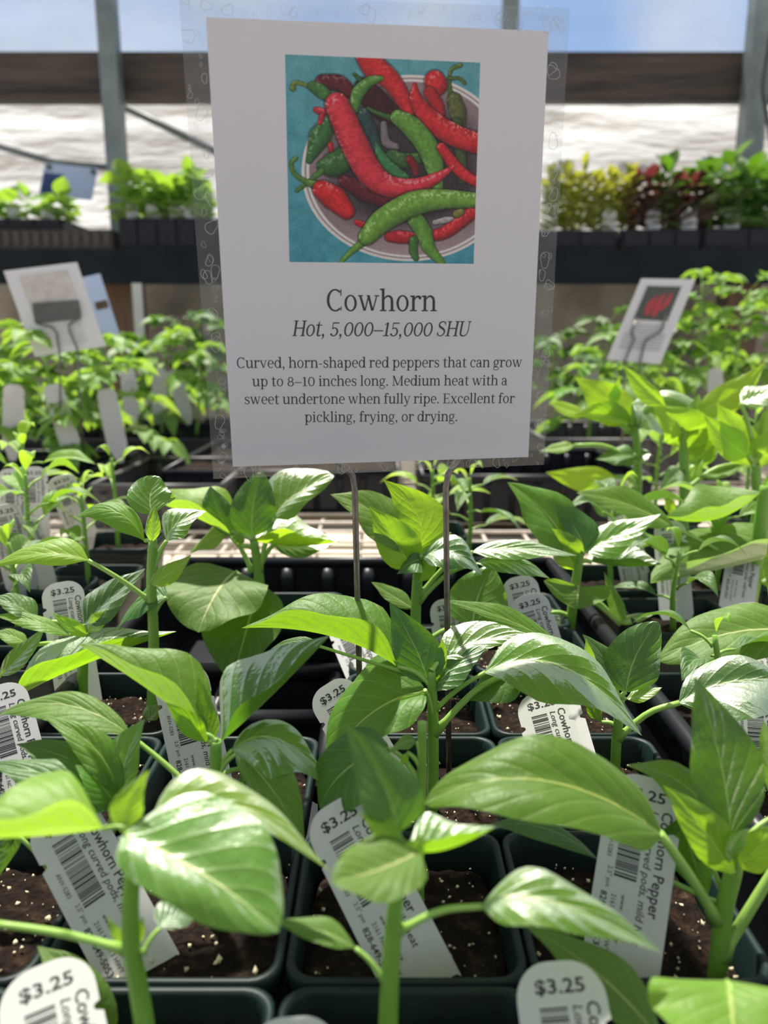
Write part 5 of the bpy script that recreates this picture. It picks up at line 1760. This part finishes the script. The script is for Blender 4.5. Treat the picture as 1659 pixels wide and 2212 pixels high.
# left card and its neighbour
e, sh_, at, c = card('white card leaning left on a wire stand with a dark plate behind it', [(8, 586), (166, 567), (229, 748), (76, 771)], 1.12, dz=(.02, .02, -.02, -.02))
patch(at, .18, .08, .84, .62, M['pic_faint'], sh_, 'printed_picture')
mb = MB(); mb.add([at(.24, .42, .003), at(.86, .45, .003), at(.80, .66, .003), at(.18, .64, .003), at(.24, .42, .006), at(.86, .45, .006), at(.80, .66, .006), at(.18, .64, .006)],
                  [(4, 5, 6, 7), (0, 3, 2, 1), (0, 1, 5, 4), (1, 2, 6, 5), (2, 3, 7, 6), (3, 0, 4, 7)])
mb.build('holder_plate', M['plate'], e, c)
mb = MB()
for i in range(7):
    b0 = .70 + .035 * i
    mb.add([at(.22, b0), at(.78, b0), at(.78, b0 + .010), at(.22, b0 + .010)], [(0, 1, 2, 3)])
mb.build('printed_lines', M['pic_faint'], sh_, c)
b1 = W(122, 930, 1.10); b2 = W(172, 900, 1.10)
mb = MB()
mb.tube([at(.20, .65, .005), at(.38, .71, .005), at(.42, .78, .005), at(.36, 1.02, .005), Vector((b1.x, b1.y, BENCH + .03))], .0015, 6)
mb.tube([at(.78, .66, .005), at(.62, .71, .005), at(.60, .78, .005), at(.62, 1.02, .005), Vector((b2.x, b2.y, BENCH + .03))], .0015, 6)
mb.build('wire_legs', M['wire'], e, c)
e, sh_, at, c = card('bluish card half hidden behind the leaning left card', [(150, 606), (216, 591), (259, 722), (190, 738)], 1.30, mat='card_blue')
patch(at, .55, .42, .95, .55, M['wood'], sh_, 'printed_picture')
b1 = W(225, 860, 1.30)
mb = MB(); mb.tube([at(.5, .9, .004), Vector((b1.x, b1.y, BENCH + .03))], .0015, 6); mb.build('wire_leg', M['wire'], e, c)

# ---------------------------------------------------------------- trays and seedlings on the shelf
SHT = SZ1 - .002


def shelf_tray(label, x0, x1, z1, y0=2.14, y1=2.36, mat='tray', cells=None, z0=None):
    z0 = SHT if z0 is None else z0
    e = empty('cell_tray', ((x0 + x1) / 2, (y0 + y1) / 2, z0), label, 'tray')
    mb = MB(); mb.bb(x0, x1, y0, y1, z0, z0 + .004)
    mb.bb(x0, x1, y0, y0 + .004, z0, z1); mb.bb(x0, x1, y1 - .004, y1, z0, z1)
    mb.bb(x0, x0 + .004, y0, y1, z0, z1); mb.bb(x1 - .004, x1, y0, y1, z0, z1)
    mb.build('shell', M[mat], e, ((x0 + x1) / 2, (y0 + y1) / 2, z0))
    n = cells or max(1, int(round((x1 - x0) / .062)))
    for i in range(n):
        a = x0 + (x1 - x0) * i / n + .006; b = x0 + (x1 - x0) * (i + 1) / n - .006
        mb = MB(); mb.bb(a, b, y0 - .006, y0 - .0005, z0 + .012, z1 - .004)
        mb.build('cell', M[mat], e, ((a + b) / 2, y0, z0))
    mb = MB(); mb.bb(x0 + .004, x1 - .004, y0 + .004, y1 - .004, z1 - .02, z1 - .012); mb.build('soil', M['soil'], e, ((x0 + x1) / 2, (y0 + y1) / 2, z1 - .02))
    return e


def XS(px, Y=2.15): return W(px, 520, Y).x
def ZS(py, Y=2.15): return W(800, py, Y).z


shelf_tray('black cell tray of basil-like seedlings right of the left post', XS(262), XS(640), ZS(473), cells=9)
shelf_tray('black cell tray of sprouts at the left end of the shelf', XS(-140), XS(142), ZS(474), cells=5, z0=ZS(498))
shelf_tray('brown slatted crate under the sprout tray on the left', XS(-140), XS(246), ZS(497), mat='brown_plastic', cells=18)
shelf_tray('black cell tray of feathery seedlings right of the sign', XS(1010), XS(1328), ZS(499), cells=4)
shelf_tray('black cell tray of dark red seedlings, middle of the right trays', XS(1340), XS(1508), ZS(497), cells=3)
shelf_tray('black cell tray of broad green seedlings at the right end', XS(1514), XS(1800), ZS(495), cells=3)


def seedling(label, px, Y, z, h, seed, mat, group, n=9, le=.035, wd=.012, name='seedling', el0=.1):
    rnd = random.Random(seed)
    x = W(px, 480, Y).x
    b = Vector((x, Y, z - .012))
    e = empty(name, b, label, 'seedling', group)
    top = b + Vector((rnd.uniform(-.012, .012), rnd.uniform(-.01, .01), h))
    mb = MB(); mb.tube([b, top], [.0018, .001], 6); mb.build('stem', M['stem_pale'], e, b)
    lv = []
    az = rnd.uniform(0, 6)
    for k in range(n):
        f = .08 + .92 * (k / (n - 1)) ** .8
        p = b.lerp(top, f); az += 2.4
        el = el0 + rnd.uniform(0, .5) + (.7 if f > .9 else 0)
        d = Vector((math.cos(az) * math.cos(el), math.sin(az) * math.cos(el), math.sin(el)))
        lv.append(one_leaf(p + d * .006, d, le * rnd.uniform(.7, 1.2), wd * rnd.uniform(.8, 1.2), rnd, .4))
    foliage('foliage', lv, M[mat], e, b)


k = 0
zt = ZS(473)
for row, Y in (('front', 2.18), ('back', 2.30)):
    for i, px in enumerate((278, 312, 345, 380, 412, 440)):
        k += 1
        seedling('%s green seedling from the left in the %s row beside the left post' % (ORD[i], row), px, Y, zt, .085 + .014 * ((k * 7) % 4), 200 + k, 'leaf_tomato', 'seedlings beside the left post', n=20, le=.055, wd=.024)
for i, px in enumerate((-8, 22, 62, 96, 128, 146)):
    seedling('%s low sprout from the left in the tray on the brown crate' % ORD[i], px, 2.18, ZS(474), .045 + .014 * (i % 3), 240 + i, 'leaf_tomato', 'sprouts in the left end tray', n=10, le=.055, wd=.022)
k = 0
for row, Y in (('front', 2.18), ('back', 2.29)):
    for i, px in enumerate((1195, 1225, 1255, 1285, 1315, 1345)):
        k += 1
        seedling('%s feathery yellowish seedling from the left in the %s row' % (ORD[i], row), px, Y, ZS(499), .13 + .014 * ((k * 5) % 4), 260 + k, 'leaf_olive', 'feathery yellowish seedlings', n=44, le=.05, wd=.010, el0=.25)
k = 0
for row, Y in (('front', 2.18), ('back', 2.29)):
    for i, px in enumerate((1370, 1402, 1435, 1468, 1498)):
        k += 1
        seedling('%s dark red seedling from the left in the %s row' % (ORD[i], row), px, Y, ZS(497), .11 + .018 * ((k * 5) % 4), 290 + k, 'leaf_red' if (k % 3) else 'leaf_dark', 'dark red leafy seedlings', n=26, le=.06, wd=.020)
    for i, px in enumerate((1535, 1568, 1600, 1632, 1662)):
        k += 1
        seedling('%s broad-leaved green seedling from the left in the %s row' % (ORD[i], row), px, Y, ZS(495), .12 + .020 * ((k * 5) % 4), 320 + k, 'leaf_dark', 'broad-leaved green seedlings', n=17, le=.07, wd=.030)

for i, px in enumerate((285, 328, 378, 408)):
    tag('%s small white tag from the left before the green seedlings beside the left post' % ORD[i], (px, 440, 2.165), (px + 2, 474, 2.165), plain=True, scale=1.5)
for i, px in enumerate((1318, 1412, 1492, 1584)):
    tag('%s small white tag from the left in front of the right shelf trays' % ORD[i], (px, 452, 2.165), (px - 4, 500, 2.165), plain=True, scale=1.8)
for i, px in enumerate((27, 98)):
    tag('%s small white tag from the left among the low sprouts' % ORD[i], (px, 438, 2.165), (px + 4, 474, 2.165), plain=True, scale=1.4)

# cards along the shelf
e, sh_, at, c = card('bluish-white card with a dark blue flower picture above the left sprouts', [(97, 352), (212, 364), (198, 433), (84, 420)], 2.36, mat='card_blue')
patch(at, .02, .30, .40, .96, M['pic_blue'], sh_, 'printed_picture')
for a in (.10, .93):
    mb = MB(); mb.tube([at(a, .12, .001), at(a, .12, .008)], .007, 10); mb.build('pin', M['plate'], e, c)
mb = MB(); mb.tube([at(.5, .8, -.006), Vector((at(.5, .8).x, 2.37, ZS(474)))], .003, 6); mb.build('stick', M['wire'], e, c)
e, sh_, at, c = card('small white card with a green leaf picture near the right post', [(1517, 338), (1568, 344), (1569, 388), (1515, 384)], 2.36, mat='card_blue')
patch(at, .36, .25, .70, .78, M['pic_green'], sh_, 'printed_picture')
mb = MB(); mb.tube([at(.5, .9, -.006), Vector((at(.5, .9).x, 2.37, SHT + .05))], .003, 6); mb.build('stick', M['wire'], e, c)
e, sh_, at, c = card('white card lying tilted behind the feathery and red seedlings', [(1335, 352), (1408, 358), (1412, 392), (1330, 386)], 2.37, mat='card')
mb = MB(); mb.tube([at(.5, .9, -.006), Vector((at(.5, .9).x, 2.38, SHT + .05))], .003, 6); mb.build('stick', M['wire'], e, c)
e, sh_, at, c = card('pale grey card at the right edge of the sign above the feathery seedlings', [(1205, 345), (1240, 346), (1242, 378), (1204, 378)], 2.37, mat='card')
mb = MB(); mb.tube([at(.5, .9, -.006), Vector((at(.5, .9).x, 2.38, SHT + .05))], .003, 6); mb.build('stick', M['wire'], e, c)

# bright plant label stake under the shelf
mb = MB(); q = W(296, 612, 2.0); r = W(296, 690, 2.0)
mb.bb(q.x - .012, q.x + .012, 1.995, 2.0, BENCH - .01, q.z)
props(mb.build('wooden_stake', M['tag'], origin=(q.x, 1.998, BENCH)), 'white stake standing under the shelf behind the left cards', 'stake')
